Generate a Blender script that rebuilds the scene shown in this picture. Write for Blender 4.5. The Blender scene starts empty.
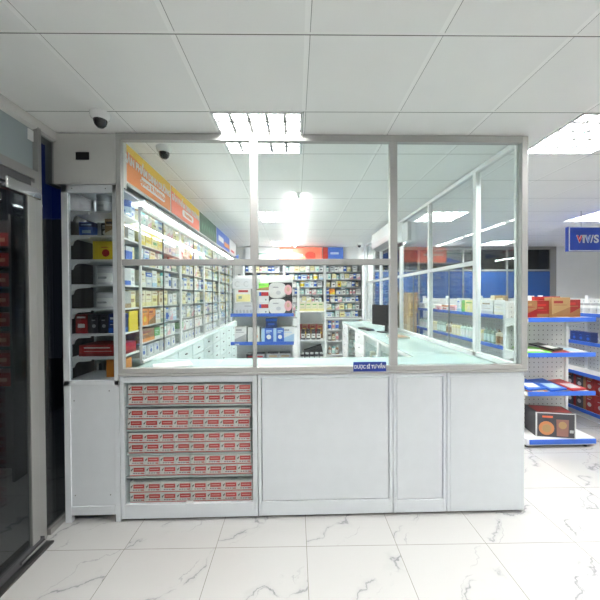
import bpy, math, random
from mathutils import Vector, Matrix
rnd = random.Random(7)
C = bpy.context.scene
COL = C.collection
R = math.radians

# ------------------------------------------------------------------ camera
F_PX = 320.0
YAW, PITCH, ROLL, EYE = R(1.5), R(0.7), R(0.3), 1.66
cd = bpy.data.cameras.new('camera')
cam = bpy.data.objects.new('camera', cd)
COL.objects.link(cam)
fw = Vector((math.sin(YAW)*math.cos(PITCH), math.cos(YAW)*math.cos(PITCH), -math.sin(PITCH)))
rt = Vector((math.cos(YAW), -math.sin(YAW), 0))
up = rt.cross(fw)
r2 = rt*math.cos(ROLL) - up*math.sin(ROLL)
u2 = up*math.cos(ROLL) + rt*math.sin(ROLL)
M3 = Matrix((r2, u2, -fw)).transposed()
cam.matrix_world = Matrix.Translation((0, 0.025, EYE)) @ M3.to_4x4()
cd.sensor_width = 36
cd.lens = 36*F_PX/600
cd.clip_start = 0.05
C.camera = cam

# ------------------------------------------------------------------ world, exposure
w = bpy.data.worlds.new('night')
C.world = w
w.use_nodes = True
w.node_tree.nodes['Background'].inputs[0].default_value = (0.006, 0.007, 0.010, 1)
w.node_tree.nodes['Background'].inputs[1].default_value = 1.0
C.view_settings.view_transform = 'Standard'
C.view_settings.look = 'None'
C.view_settings.gamma = 1
C.view_settings.use_curve_mapping = False
C.view_settings.exposure = 0.70
C.cycles.max_bounces = 10
C.cycles.diffuse_bounces = 5
C.cycles.glossy_bounces = 4
C.cycles.transmission_bounces = 4
C.cycles.transparent_max_bounces = 32
C.cycles.caustics_reflective = False
C.cycles.caustics_refractive = False
C.cycles.sample_clamp_indirect = 6.0
TROFFER_STRENGTH = 76.0
TUBE_STRENGTH = 30.0
STRIP_STRENGTH = 42.0

# ------------------------------------------------------------------ materials
MATS = {}
def mat(name, color, rough=0.5, metal=0.0, spec=0.5, emit=0.0, coat=0.0):
    if name in MATS: return MATS[name]
    m = bpy.data.materials.new(name)
    m.use_nodes = True
    b = m.node_tree.nodes['Principled BSDF']
    b.inputs['Base Color'].default_value = (*color, 1)
    b.inputs['Roughness'].default_value = rough
    b.inputs['Metallic'].default_value = metal
    b.inputs['Specular IOR Level'].default_value = spec
    if coat: b.inputs['Coat Weight'].default_value = coat
    if emit:
        b.inputs['Emission Color'].default_value = (*color, 1)
        b.inputs['Emission Strength'].default_value = emit
    MATS[name] = m
    return m

def speckle(m, scale, amount, detail=3.0):
    """small surface variation of a painted or printed material"""
    nt = m.node_tree; b = nt.nodes['Principled BSDF']
    col = tuple(b.inputs['Base Color'].default_value)
    tc = nt.nodes.new('ShaderNodeTexCoord'); n = nt.nodes.new('ShaderNodeTexNoise')
    n.inputs['Scale'].default_value = scale; n.inputs['Detail'].default_value = detail
    r = nt.nodes.new('ShaderNodeValToRGB')
    r.color_ramp.elements[0].position = 0.35; r.color_ramp.elements[1].position = 0.65
    r.color_ramp.elements[0].color = tuple(c*(1-amount) for c in col[:3]) + (1,)
    r.color_ramp.elements[1].color = tuple(min(1, c*(1+amount*0.4)) for c in col[:3]) + (1,)
    nt.links.new(tc.outputs['Object'], n.inputs['Vector'])
    nt.links.new(n.outputs['Fac'], r.inputs['Fac'])
    nt.links.new(r.outputs['Color'], b.inputs['Base Color'])
    return m

def glass(name, tint, refl=1.0, rough=0.0):
    if name in MATS: return MATS[name]
    m = bpy.data.materials.new(name); m.use_nodes = True
    nt = m.node_tree; nt.nodes.clear()
    o = nt.nodes.new('ShaderNodeOutputMaterial')
    t = nt.nodes.new('ShaderNodeBsdfTransparent'); t.inputs[0].default_value = (*tint, 1)
    g = nt.nodes.new('ShaderNodeBsdfGlossy'); g.inputs['Roughness'].default_value = rough
    f = nt.nodes.new('ShaderNodeLayerWeight')      # Schlick curve, the same on both faces of a sheet
    pw = nt.nodes.new('ShaderNodeMath'); pw.operation = 'POWER'; pw.inputs[1].default_value = 5.0
    nt.links.new(f.outputs['Facing'], pw.inputs[0])
    mu = nt.nodes.new('ShaderNodeMath'); mu.operation = 'MULTIPLY_ADD'; mu.inputs[1].default_value = 0.96*refl; mu.inputs[2].default_value = 0.04*refl
    mx = nt.nodes.new('ShaderNodeMixShader')
    nt.links.new(pw.outputs[0], mu.inputs[0]); nt.links.new(mu.outputs[0], mx.inputs[0])
    nt.links.new(t.outputs[0], mx.inputs[1]); nt.links.new(g.outputs[0], mx.inputs[2])
    nt.links.new(mx.outputs[0], o.inputs[0])
    MATS[name] = m
    return m

def emis(name, color, s):
    if name in MATS: return MATS[name]
    m = bpy.data.materials.new(name); m.use_nodes = True
    nt = m.node_tree; nt.nodes.clear()
    o = nt.nodes.new('ShaderNodeOutputMaterial'); e = nt.nodes.new('ShaderNodeEmission')
    e.inputs[0].default_value = (*color, 1); e.inputs[1].default_value = s
    nt.links.new(e.outputs[0], o.inputs[0]); MATS[name] = m
    return m

ALU = mat('white_aluminium', (0.40, 0.40, 0.39), 0.35, 0.0)  # white frame greyed: its backlit shade is put into the colour
ALU2 = speckle(mat('painted_steel', (0.68, 0.715, 0.75), 0.42), 9, 0.02)
DOORALU = mat('dull_aluminium', (0.29, 0.29, 0.28), 0.4, 0.3)
WHITE = mat('white_paint', (0.80, 0.81, 0.81), 0.5)
WHITEG = mat('white_gloss', (0.86, 0.87, 0.87), 0.25)
MINT = mat('mint_laminate', (0.62, 0.74, 0.73), 0.35)
BLACK = mat('black_plastic', (0.012, 0.012, 0.013), 0.45, 0, 0.25)
DARK = mat('dark_grey', (0.05, 0.05, 0.055), 0.5)
CHROME = mat('chrome', (0.6, 0.6, 0.6), 0.2, 1.0)
BLUE = mat('blue_rail', (0.04, 0.13, 0.55), 0.35)
GLASS = glass('clear_glass', (0.955, 0.975, 0.972), 0.9)
GLASS_SIDE = glass('side_glass', (0.93, 0.96, 0.955), 1.0)
GLASS_TOP = glass('mint_glass', (0.93, 0.985, 0.975), 0.6)
GLASS_DARK = glass('tinted_glass', (0.62, 0.64, 0.65), 1.0)
GLASS_CAB = glass('cabinet_glass', (0.96, 0.98, 0.975), 0.6)
TUBE = emis('led_tube', (1.0, 1.0, 0.98), TUBE_STRENGTH)
STRIP = emis('led_strip', (0.98, 1.0, 1.0), STRIP_STRENGTH)
DIFF = emis('troffer_diffuser', (1.0, 0.99, 0.96), TROFFER_STRENGTH)

def milky(m, col, fac):
    """thick greenish glass that also scatters a little"""
    nt = m.node_tree; o = [n for n in nt.nodes if n.type == 'OUTPUT_MATERIAL'][0]; src = o.inputs[0].links[0].from_socket
    d = nt.nodes.new('ShaderNodeBsdfDiffuse'); d.inputs[0].default_value = (*col, 1)
    x = nt.nodes.new('ShaderNodeMixShader'); x.inputs[0].default_value = fac
    nt.links.new(src, x.inputs[1]); nt.links.new(d.outputs[0], x.inputs[2]); nt.links.new(x.outputs[0], o.inputs[0])
milky(GLASS_TOP, (0.74, 0.88, 0.85), 0.30)
# ------------------------------------------------------------------ mesh helpers
class MB:
    """collects boxes, prisms, lathes into one mesh; o is the object's own origin"""
    def __init__(s, o=(0, 0, 0)):
        s.v = []; s.f = []; s.m = []; s.sm = []; s.o = o
    def add(s, vs, fs, mi=0, smooth=False):
        n = len(s.v)
        s.v += [(x-s.o[0], y-s.o[1], z-s.o[2]) for x, y, z in vs]
        for f in fs:
            s.f.append([i+n for i in f]); s.m.append(mi); s.sm.append(smooth)
        return s
    def box(s, x0, x1, y0, y1, z0, z1, mi=0):
        if x0 > x1: x0, x1 = x1, x0
        if y0 > y1: y0, y1 = y1, y0
        if z0 > z1: z0, z1 = z1, z0
        vs = [(x0,y0,z0),(x1,y0,z0),(x1,y1,z0),(x0,y1,z0),(x0,y0,z1),(x1,y0,z1),(x1,y1,z1),(x0,y1,z1)]
        return s.add(vs, [(0,3,2,1),(4,5,6,7),(0,1,5,4),(1,2,6,5),(2,3,7,6),(3,0,4,7)], mi)
    def prism(s, pts, a0, a1, axis='x', mi=0):
        """polygon pts extruded along an axis; pts are the other two coordinates in order"""
        def P(a, p):
            return (a, p[0], p[1]) if axis == 'x' else (p[0], a, p[1]) if axis == 'y' else (p[0], p[1], a)
        n = len(pts)
        vs = [P(a0, p) for p in pts] + [P(a1, p) for p in pts]
        fs = [tuple(range(n))[::-1], tuple(range(n, 2*n))] + [(i, (i+1) % n, n+(i+1) % n, n+i) for i in range(n)]
        return s.add(vs, fs, mi)
    def lathe(s, prof, cx=0, cy=0, cz=0, n=16, mi=0, axis='z', smooth=True):
        vs = []; fs = []
        for r, z in prof:
            for i in range(n):
                a = 2*math.pi*i/n
                c, d = r*math.cos(a), r*math.sin(a)
                vs.append((cx+c, cy+d, cz+z) if axis == 'z' else (cx+z, cy+c, cz+d) if axis == 'x' else (cx+c, cy+z, cz+d))
        k = len(prof)
        for j in range(k-1):
            for i in range(n):
                fs.append((j*n+i, j*n+(i+1) % n, (j+1)*n+(i+1) % n, (j+1)*n+i))
        fs.append(tuple(range(n))[::-1]); fs.append(tuple(range((k-1)*n, k*n)))
        return s.add(vs, fs, mi, smooth)
    def build(s, name, mats, parent=None, bevel=0.0, loc=None):
        me = bpy.data.meshes.new(name)
        me.from_pydata(s.v, [], s.f)
        if not isinstance(mats, (list, tuple)): mats = [mats]
        for m in mats: me.materials.append(m)
        me.polygons.foreach_set('material_index', s.m)
        me.polygons.foreach_set('use_smooth', s.sm)
        me.update()
        import bmesh
        bm = bmesh.new(); bm.from_mesh(me); bmesh.ops.recalc_face_normals(bm, faces=bm.faces); bm.to_mesh(me); bm.free()
        if any(s.sm): me.set_sharp_from_angle(angle=R(40))
        o = bpy.data.objects.new(name, me); COL.objects.link(o)
        if parent: o.parent = parent
        else: o.location = loc if loc else s.o
        if bevel:
            b = o.modifiers.new('bevel', 'BEVEL'); b.width = bevel; b.segments = 2; b.limit_method = 'ANGLE'
        return o

def tag(o, label=None, cat=None, group=None, kind=None):
    if label: o['label'] = label
    if cat: o['category'] = cat
    if group: o['group'] = group
    if kind: o['kind'] = kind
    return o
def thing(name, label, cat, loc=(0,0,0), rz=0, group=None):
    o = bpy.data.objects.new(name, None); COL.objects.link(o)
    o.location = loc; o.rotation_euler = (0, 0, rz); o.empty_display_size = 0.05
    return tag(o, label, cat, group)
def copy_tree(o, parent=None):
    c = o.copy(); COL.objects.link(c)
    if parent: c.parent = parent
    for ch in kids.get(o.name, []): copy_tree(ch, c)
    return c
kids = {}
def register(root):
    """remember a thing's parts so that it can be copied"""
    for ch in COL.objects:
        if ch.parent == root:
            kids.setdefault(root.name, []).append(ch); register(ch)
def lettering(name, text, size, m, parent, loc, rot, extrude=0.001, bold=0.0, align='CENTER', sx=1.0):
    cu = bpy.data.curves.new(name, 'FONT')
    cu.body = text; cu.size = size; cu.extrude = extrude; cu.align_x = align; cu.align_y = 'CENTER'
    cu.offset = bold
    cu.materials.append(m)
    tmp = bpy.data.objects.new('tmp', cu); COL.objects.link(tmp)
    me = bpy.data.meshes.new_from_object(tmp.evaluated_get(bpy.context.evaluated_depsgraph_get()))
    bpy.data.objects.remove(tmp)
    o = bpy.data.objects.new(name, me); COL.objects.link(o)
    o.parent = parent; o.location = loc; o.rotation_euler = rot; o.scale = (sx, 1, 1)
    return o
ORD = ['first','second','third','fourth','fifth','sixth','seventh','eighth','ninth','tenth','eleventh','twelfth','thirteenth',
       'fourteenth','fifteenth','sixteenth','seventeenth','eighteenth','nineteenth','twentieth']
def ordinal(i):
    if i < 20: return ORD[i]
    t = ['twenty','thirty','forty','fifty','sixty'][(i+1)//10-2]
    k = (i+1) % 10
    return {'twenty':'twentieth','thirty':'thirtieth','forty':'fortieth','fifty':'fiftieth','sixty':'sixtieth'}[t] if k == 0 else t+'-'+ORD[k-1]

# ------------------------------------------------------------------ dimensions
ZC = 2.853          # ceiling
YF = 2.40           # front of the booth
YB = 7.80           # back wall
XL, XR = -1.27, 1.78
GRID = 0.612
GROT = R(-0.7)
GO = (0.085, 2.108)

# ------------------------------------------------------------------ floor
def node_floor():
    m = bpy.data.materials.new('marble_tile'); m.use_nodes = True
    nt = m.node_tree; N = nt.nodes; L = nt.links; b = N['Principled BSDF']
    tc = N.new('ShaderNodeTexCoord')
    div = N.new('ShaderNodeVectorMath'); div.operation = 'SCALE'; div.inputs['Scale'].default_value = 1/0.60
    L.new(tc.outputs['Object'], div.inputs[0])
    fl = N.new('ShaderNodeVectorMath'); fl.operation = 'FLOOR'; L.new(div.outputs[0], fl.inputs[0])
    fr = N.new('ShaderNodeVectorMath'); fr.operation = 'FRACTION'; L.new(div.outputs[0], fr.inputs[0])
    wn = N.new('ShaderNodeTexWhiteNoise'); L.new(fl.outputs[0], wn.inputs['Vector'])
    off = N.new('ShaderNodeVectorMath'); off.operation = 'SCALE'; off.inputs['Scale'].default_value = 17.0
    L.new(wn.outputs['Color'], off.inputs[0])
    def M(op, a, b_=None, c=None):
        n = N.new('ShaderNodeMath'); n.operation = op
        for k, v in enumerate((a, b_, c)):
            if v is None: continue
            if isinstance(v, (int, float)): n.inputs[k].default_value = v
            else: L.new(v, n.inputs[k])
        return n.outputs[0]
    ad = N.new('ShaderNodeVectorMath'); ad.operation = 'ADD'; L.new(fr.outputs[0], ad.inputs[0]); L.new(off.outputs[0], ad.inputs[1])
    def noise(scale, detail, rough=0.5):
        n = N.new('ShaderNodeTexNoise'); n.inputs['Scale'].default_value = scale; n.inputs['Detail'].default_value = detail
        n.inputs['Roughness'].default_value = rough; L.new(ad.outputs[0], n.inputs['Vector']); return n.outputs['Fac']
    xy = N.new('ShaderNodeSeparateXYZ'); L.new(fr.outputs[0], xy.inputs[0])
    rn = N.new('ShaderNodeSeparateXYZ'); L.new(wn.outputs['Color'], rn.inputs[0])
    big, small, mask = noise(2.2, 2), noise(9.0, 5, 0.6), noise(3.1, 2)
    wob = M('ADD', M('MULTIPLY', M('SUBTRACT', big, 0.5), 0.9), M('MULTIPLY', M('SUBTRACT', small, 0.5), 0.28))
    def vein(slope, o_rand, o_base, width, gate_lo):
        d = M('SUBTRACT', xy.outputs[1], M('MULTIPLY', xy.outputs[0], slope))
        d = M('SUBTRACT', d, M('MULTIPLY_ADD', o_rand, 0.35, o_base))
        d = M('ABSOLUTE', M('ADD', d, wob))
        r = N.new('ShaderNodeMapRange'); r.inputs['From Min'].default_value = 0; r.inputs['From Max'].default_value = width
        r.inputs['To Min'].default_value = 1; r.inputs['To Max'].default_value = 0; L.new(d, r.inputs['Value'])
        g = N.new('ShaderNodeMapRange'); g.inputs['From Min'].default_value = gate_lo; g.inputs['From Max'].default_value = gate_lo+0.12; L.new(mask, g.inputs['Value'])
        return M('MULTIPLY', r.outputs[0], g.outputs[0])
    a1 = vein(0.75, rn.outputs[0], -0.05, 0.022, 0.40)
    a2 = vein(1.25, rn.outputs[1], -0.45, 0.014, 0.45)
    a3 = vein(0.75, rn.outputs[0], -0.05, 0.10, 0.40)
    tot = M('MINIMUM', M('ADD', M('ADD', M('MULTIPLY', a1, 0.55), M('MULTIPLY', a2, 0.38)), M('MULTIPLY', a3, 0.13)), 0.7)
    mix = N.new('ShaderNodeMixRGB'); mix.inputs[1].default_value = (0.47, 0.468, 0.458, 1); mix.inputs[2].default_value = (0.13, 0.14, 0.155, 1)
    L.new(tot, mix.inputs[0])
    # grout
    sep = N.new('ShaderNodeSeparateXYZ'); L.new(fr.outputs[0], sep.inputs[0])
    def edge(sock):
        a = N.new('ShaderNodeMath'); a.operation = 'SUBTRACT'; a.inputs[1].default_value = 0.5; L.new(sock, a.inputs[0])
        c = N.new('ShaderNodeMath'); c.operation = 'ABSOLUTE'; L.new(a.outputs[0], c.inputs[0])
        g = N.new('ShaderNodeMath'); g.operation = 'GREATER_THAN'; g.inputs[1].default_value = 0.4972; L.new(c.outputs[0], g.inputs[0])
        return g.outputs[0]
    mx = N.new('ShaderNodeMath'); mx.operation = 'MAXIMUM'; L.new(edge(sep.outputs[0]), mx.inputs[0]); L.new(edge(sep.outputs[1]), mx.inputs[1])
    mix2 = N.new('ShaderNodeMixRGB'); mix2.inputs[2].default_value = (0.20, 0.19, 0.165, 1)
    L.new(mx.outputs[0], mix2.inputs[0]); L.new(mix.outputs[0], mix2.inputs[1]); L.new(mix2.outputs[0], b.inputs['Base Color'])
    b.inputs['Roughness'].default_value = 0.08
    return m
def rect_plate(name, x0, x1, y0, y1, z0, z1, m, rz=0, loc=(0,0,0)):
    o = MB().box(x0, x1, y0, y1, z0, z1).build(name, m); o.location = loc; o.rotation_euler = (0, 0, rz)
    return tag(o, kind='structure')
rect_plate('floor', -3.6, 9.0, -6.2, 6.2, -0.1, 0.0, node_floor(), GROT, (0.09, 2.125, 0))

# ------------------------------------------------------------------ ceiling: a grid of lay-in tiles with openings for the lamps
def node_ceiling():
    m = bpy.data.materials.new('ceiling_tile'); m.use_nodes = True
    nt = m.node_tree; N = nt.nodes; L = nt.links; b = N['Principled BSDF']
    tc = N.new('ShaderNodeTexCoord'); sep = N.new('ShaderNodeSeparateXYZ'); L.new(tc.outputs['Object'], sep.inputs[0])
    def dist(sock):
        d = N.new('ShaderNodeMath'); d.operation = 'DIVIDE'; d.inputs[1].default_value = GRID; L.new(sock, d.inputs[0])
        a = N.new('ShaderNodeMath'); a.operation = 'ADD'; a.inputs[1].default_value = 0.5; L.new(d.outputs[0], a.inputs[0])
        f = N.new('ShaderNodeMath'); f.operation = 'FRACT'; L.new(a.outputs[0], f.inputs[0])
        s = N.new('ShaderNodeMath'); s.operation = 'SUBTRACT'; s.inputs[1].default_value = 0.5; L.new(f.outputs[0], s.inputs[0])
        return s.outputs[0]      # signed distance to nearest line in cells
    def band(sock, lo, hi):
        a = N.new('ShaderNodeMath'); a.operation = 'GREATER_THAN'; a.inputs[1].default_value = lo; L.new(sock, a.inputs[0])
        c = N.new('ShaderNodeMath'); c.operation = 'LESS_THAN'; c.inputs[1].default_value = hi; L.new(sock, c.inputs[0])
        d = N.new('ShaderNodeMath'); d.operation = 'MULTIPLY'; L.new(a.outputs[0], d.inputs[0]); L.new(c.outputs[0], d.inputs[1])
        return d.outputs[0]
    dx, dy = dist(sep.outputs[0]), dist(sep.outputs[1])
    n = N.new('ShaderNodeTexNoise'); n.inputs['Scale'].default_value = 2.5; L.new(tc.outputs['Object'], n.inputs['Vector'])
    r = N.new('ShaderNodeValToRGB'); r.color_ramp.elements[0].position = 0.3; r.color_ramp.elements[1].position = 0.7
    r.color_ramp.elements[0].color = (0.875, 0.875, 0.865, 1); r.color_ramp.elements[1].color = (0.90, 0.90, 0.89, 1)
    L.new(n.outputs['Fac'], r.inputs['Fac'])
    def over(prev, fac, col):
        x = N.new('ShaderNodeMixRGB'); x.inputs[2].default_value = (*col, 1); L.new(fac, x.inputs[0]); L.new(prev, x.inputs[1]); return x.outputs[0]
    c = over(r.outputs['Color'], band(dx, -0.020, 0.020), (0.95, 0.95, 0.94))
    c = over(c, band(dx, 0.020, 0.0245), (0.25, 0.25, 0.24))  # shadow along one edge of the bar, put into the tile colour
    c = over(c, band(dy, -0.018, 0.002), (0.91, 0.91, 0.90))
    c = over(c, band(dy, 0.002, 0.0105), (0.12, 0.12, 0.115))  # shadow edge of the cross bar, likewise part of the colour
    L.new(c, b.inputs['Base Color']); b.inputs['Roughness'].default_value = 0.55
    b.inputs['Specular IOR Level'].default_value = 0.3
    return m
LAMPS = [(i, j) for i in (-1, 3, 7) for j in (-4, 0, 4, 8)]
mb = MB()
for i in range(-6, 14):
    for j in range(-11, 10):
        if (i, j) in LAMPS or i < -3: continue
        mb.box(i*GRID, (i+1)*GRID, j*GRID, (j+1)*GRID, 0, 0.012)
ce = mb.build('ceiling', node_ceiling()); ce.location = (GO[0], GO[1], ZC); ce.rotation_euler = (0, 0, GROT); tag(ce, kind='structure')

# ------------------------------------------------------------------ walls
WALLM = speckle(mat('wall_paint', (0.82, 0.83, 0.82), 0.6), 3, 0.02)
def wall(name, x0, x1, y0, y1, z0, z1, m=WALLM):
    return rect_plate(name, x0, x1, y0, y1, z0, z1, m)
wall('wall_back', -1.9, 2.0, YB, YB+0.12, 0, 3.0)
wall('wall_back_right', 6.55, 8.2, YB, YB+0.12, 0, 3.0)
wall('wall_right', 8.1, 8.22, -4.4, YB, 0, 3.0)
wall('wall_rear', -1.9, 8.2, -4.5, -4.4, 0, 3.0)
wall('wall_left', -1.82, -1.70, 2.95, YB, 0, 3.0)
wall('wall_left_rear', -1.90, -1.78, -4.4, 0.6, 0, 3.0)

# back shop window: dark night glass with blue banner film
mb = MB()
for x in (2.0, 3.1, 4.2, 5.3, 6.40): mb.box(x, x+0.15 if x > 6 else x+0.04, YB-0.02, YB+0.06, 0, 2.82)
mb.box(2.0, 6.55, YB-0.02, YB+0.06, 2.78, 3.0); mb.box(2.0, 6.55, YB-0.02, YB+0.06, 2.25, 2.29)
wf = mb.build('window_1', DOORALU); tag(wf, kind='structure')
MB().box(2.0, 6.5, YB+0.01, YB+0.02, 0, 2.8).build('window_pane', GLASS_DARK, wf)
MB().box(2.0, 6.5, YB-.004, YB+.004, 0.0, 2.24).build('window_film', mat('blue_film', (0.012, 0.065, 0.24), 0.4), wf)
MB().box(1.9, 6.6, YB+0.6, YB+0.65, 0, 3.0).build('window_shutter', mat('night_shutter', (0.012, 0.013, 0.016), 0.5), wf)

# ------------------------------------------------------------------ ceiling lamps
def make_troffer():
    t = thing('ceiling_light', 'x', 'ceiling light')
    h = MB(); a = GRID/2-0.004
    h.box(-a, a, -a, -a+0.02, -0.006, 0.10); h.box(-a, a, a-0.02, a, -0.006, 0.10)
    h.box(-a, -a+0.02, -a, a, -0.006, 0.10); h.box(a-0.02, a, -a, a, -0.006, 0.10); h.box(-a, a, -a, a, 0.10, 0.11)
    h.build('housing', WHITEG, t)
    MB().box(-a+0.02, a-0.02, -a+0.02, a-0.02, 0.085, 0.095).build('diffuser', DIFF, t)
    l = MB()
    REFL = mat('louvre_reflector', (0.28, 0.28, 0.28), 0.4, 0.2)
    for k in range(1, 5):          # cross vanes, wedge-shaped
        y = -a + 2*a*k/5
        l.prism([(y-0.013, 0.0), (y+0.013, 0.0), (y+0.002, 0.026), (y-0.002, 0.026)], -a+0.02, a-0.02, 'x')
        l.prism([(y-0.012, 0.001), (y+0.012, 0.001), (y+0.002, 0.026), (y-0.002, 0.026)], -a+0.02, a-0.02, 'y')
    l.build('louvre', REFL, t)
    return t
tr0 = make_troffer(); register(tr0)
names = {(-1,-4):'square louvred ceiling light in front of the booth, behind the camera',
 (3,-4):'square louvred ceiling light over the open aisle, behind the camera', (7,-4):'square louvred ceiling light over the far aisle, behind the camera',
 (-1,0):'bright square louvred ceiling light right above the front edge of the glass booth',
 (3,0):'large square louvred ceiling light cut by the picture edge, outside the booth corner',
 (7,0):'square louvred ceiling light in the nearest row, far along the aisle side',
 (-1,4):'square louvred ceiling light inside the booth beside the long bare tubes',
 (3,4):'square louvred ceiling light seen through the side glass above the shampoo shelves',
 (7,4):'square louvred ceiling light above the hanging blue shop sign',
 (-1,8):'square louvred ceiling light nearest the back medicine shelves',
 (3,8):'square louvred ceiling light near the dark shop window, behind the side glass',
 (7,8):'square louvred ceiling light in the back row next to the white wall'}
cg, sg = math.cos(GROT), math.sin(GROT)
first = True
for (i, j) in LAMPS:
    o = tr0 if first else copy_tree(tr0); first = False
    lx, ly = (i+0.5)*GRID, (j+0.5)*GRID
    o.location = (GO[0]+cg*lx-sg*ly, GO[1]+sg*lx+cg*ly, ZC); o.rotation_euler = (0, 0, GROT)
    o['label'] = names[(i, j)]; o['group'] = 'louvred ceiling lights'

def tube_lamp(x, y0, y1, label):
    t = thing('tube_light', label, 'tube light', (x, y0, ZC-0.03), 0, 'bare tube lights on the booth ceiling')
    L = y1-y0
    MB().box(-0.02, 0.02, 0, L, 0.008, 0.03).build('mounting_rail', WHITEG, t)
    MB().lathe([(0.013, 0.03), (0.013, L-0.03)], 0, 0, -0.018, 12, axis='y').build('tube', TUBE, t)
    for q in (0.0, L-0.03):
        MB().box(-0.016, 0.016, q, q+0.03, -0.035, 0.008).build('end_cap', WHITE, t)
tube_lamp(0.085, 3.72, 4.92, 'nearest bright bare tube light on the booth ceiling')
tube_lamp(0.085, 4.98, 6.18, 'middle bare tube light on the booth ceiling')
tube_lamp(0.085, 6.24, 7.44, 'farthest bare tube light on the booth ceiling, by the back shelves')

# ------------------------------------------------------------------ printed goods: one mesh of each look, copied
PAL = {
 'white': (0.80, 0.80, 0.78), 'cream': (0.78, 0.72, 0.55), 'pale yellow': (0.80, 0.72, 0.35), 'yellow': (0.80, 0.60, 0.03), 'orange': (0.72, 0.25, 0.04),
 'red': (0.42, 0.025, 0.025), 'dark red': (0.25, 0.02, 0.02), 'blue': (0.03, 0.12, 0.5), 'pale blue': (0.42, 0.60, 0.78), 'teal': (0.1, 0.42, 0.42),
 'green': (0.12, 0.42, 0.10), 'bright green': (0.25, 0.72, 0.08), 'mint': (0.62, 0.80, 0.74), 'pink': (0.80, 0.42, 0.45), 'brown': (0.26, 0.14, 0.06), 'tan': (0.34, 0.22, 0.10),
 'grey': (0.40, 0.41, 0.42), 'silver': (0.58, 0.59, 0.60), 'dark': (0.05, 0.05, 0.06), 'black': (0.02, 0.02, 0.022), 'navy': (0.02, 0.04, 0.16), 'grey-green': (0.26, 0.36, 0.29)}
def P(c): return mat('print_'+c.replace(' ', '_'), PAL[c], 0.38)

def carton_mesh(w, d, h, base, c1, c2, style=0):
    """front faces -y, base at z 0"""
    m = MB(); e = 0.0012
    m.box(-w/2, w/2, 0, d, 0, h, 0)
    if style == 0:      # coloured band low, title bars high
        m.box(-w/2-e, w/2+e, -e, d, 0.0, 0.26*h, 1)
        m.box(-w*.38, w*.25, -e, 0.001, h*.70, h*.80, 2); m.box(-w*.38, w*.05, -e, 0.001, h*.56, h*.62, 1)
        m.box(-w*.38, w*.3, -e, 0.001, h*.42, h*.45, 2)
    elif style == 1:    # side stripe, central picture
        m.box(-w/2-e, -w*.22, -e, d, 0, h, 1)
        m.lathe([(min(w, h)*.2, -e), (min(w, h)*.2, 0.001)], w*.13, 0, h*.38, 14, 2, 'y', False)
        m.box(-w*.1, w*.38, -e, 0.001, h*.76, h*.86, 1); m.box(-w*.1, w*.25, -e, 0.001, h*.66, h*.70, 2)
    elif style == 2:    # top band and thin line
        m.box(-w/2-e, w/2+e, -e, d, 0.70*h, h*.98, 1)
        m.box(-w*.36, w*.36, -e*2, 0.001, h*.80, h*.88, 2); m.box(-w*.3, w*.3, -e, 0.001, h*.3, h*.5, 2); m.box(-w*.3, w*.1, -e, 0.001, h*.18, h*.22, 1)
    elif style == 3:    # diagonal block
        m.prism([(-w/2, 0), (w/2, 0), (w/2, h*.55), (-w/2, h*.2)], -e, 0.001, 'y', 1)
        m.box(-w*.4, w*.1, -e, 0.001, h*.72, h*.84, 2); m.box(-w*.4, w*.3, -e, 0.001, h*.62, h*.66, 1)
    return m.build('proto', [P(base), P(c1), P(c2)]).data
def bottle_mesh(r, h, body, label, cap, wide=False):
    m = MB(); n = 14
    if wide:
        m.lathe([(r*.96, 0), (r, 0.004), (r, h*.74), (r*.86, h*.80)], n=n, mi=0)
        m.lathe([(r*.88, h*.80), (r*.88, h*.98), (r*.8, h)], n=n, mi=2)
    else:
        m.lathe([(r*.95, 0), (r, 0.004), (r, h*.62), (r*.8, h*.72), (r*.38, h*.80), (r*.38, h*.86)], n=n, mi=0)
        m.lathe([(r*.46, h*.84), (r*.46, h*.99), (r*.4, h)], n=n, mi=2)
    m.lathe([(r*1.012, h*.14), (r*1.012, h*.56)], n=n, mi=1)
    m.box(-r*.5, r*.5, -r*1.04, -r*.8, h*.36, h*.44, 2)
    return m.build('proto', [P(body), P(label), P(cap)]).data
def tin_mesh(r, h, body, label, lid):
    m = MB(); n = 20
    m.lathe([(r, 0), (r, h*.90)], n=n, mi=0)
    m.lathe([(r*1.03, 0), (r*1.03, h*.03)], n=n, mi=2)
    m.lathe([(r*1.015, h*.12), (r*1.015, h*.62)], n=n, mi=1)
    m.lathe([(r*1.04, h*.90), (r*1.04, h), (r*.96, h*1.0)], n=n, mi=2)
    m.box(-r*.45, r*.45, -r*1.06, -r*.7, h*.30, h*.42, 2)
    return m.build('proto', [P(body), P(label), P(lid)]).data
PROTO = []
def proto(kind, colour, me, w, h, d): 
    PROTO.append(dict(kind=kind, col=colour, me=me, w=w, h=h, d=d)); return PROTO[-1]
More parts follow.
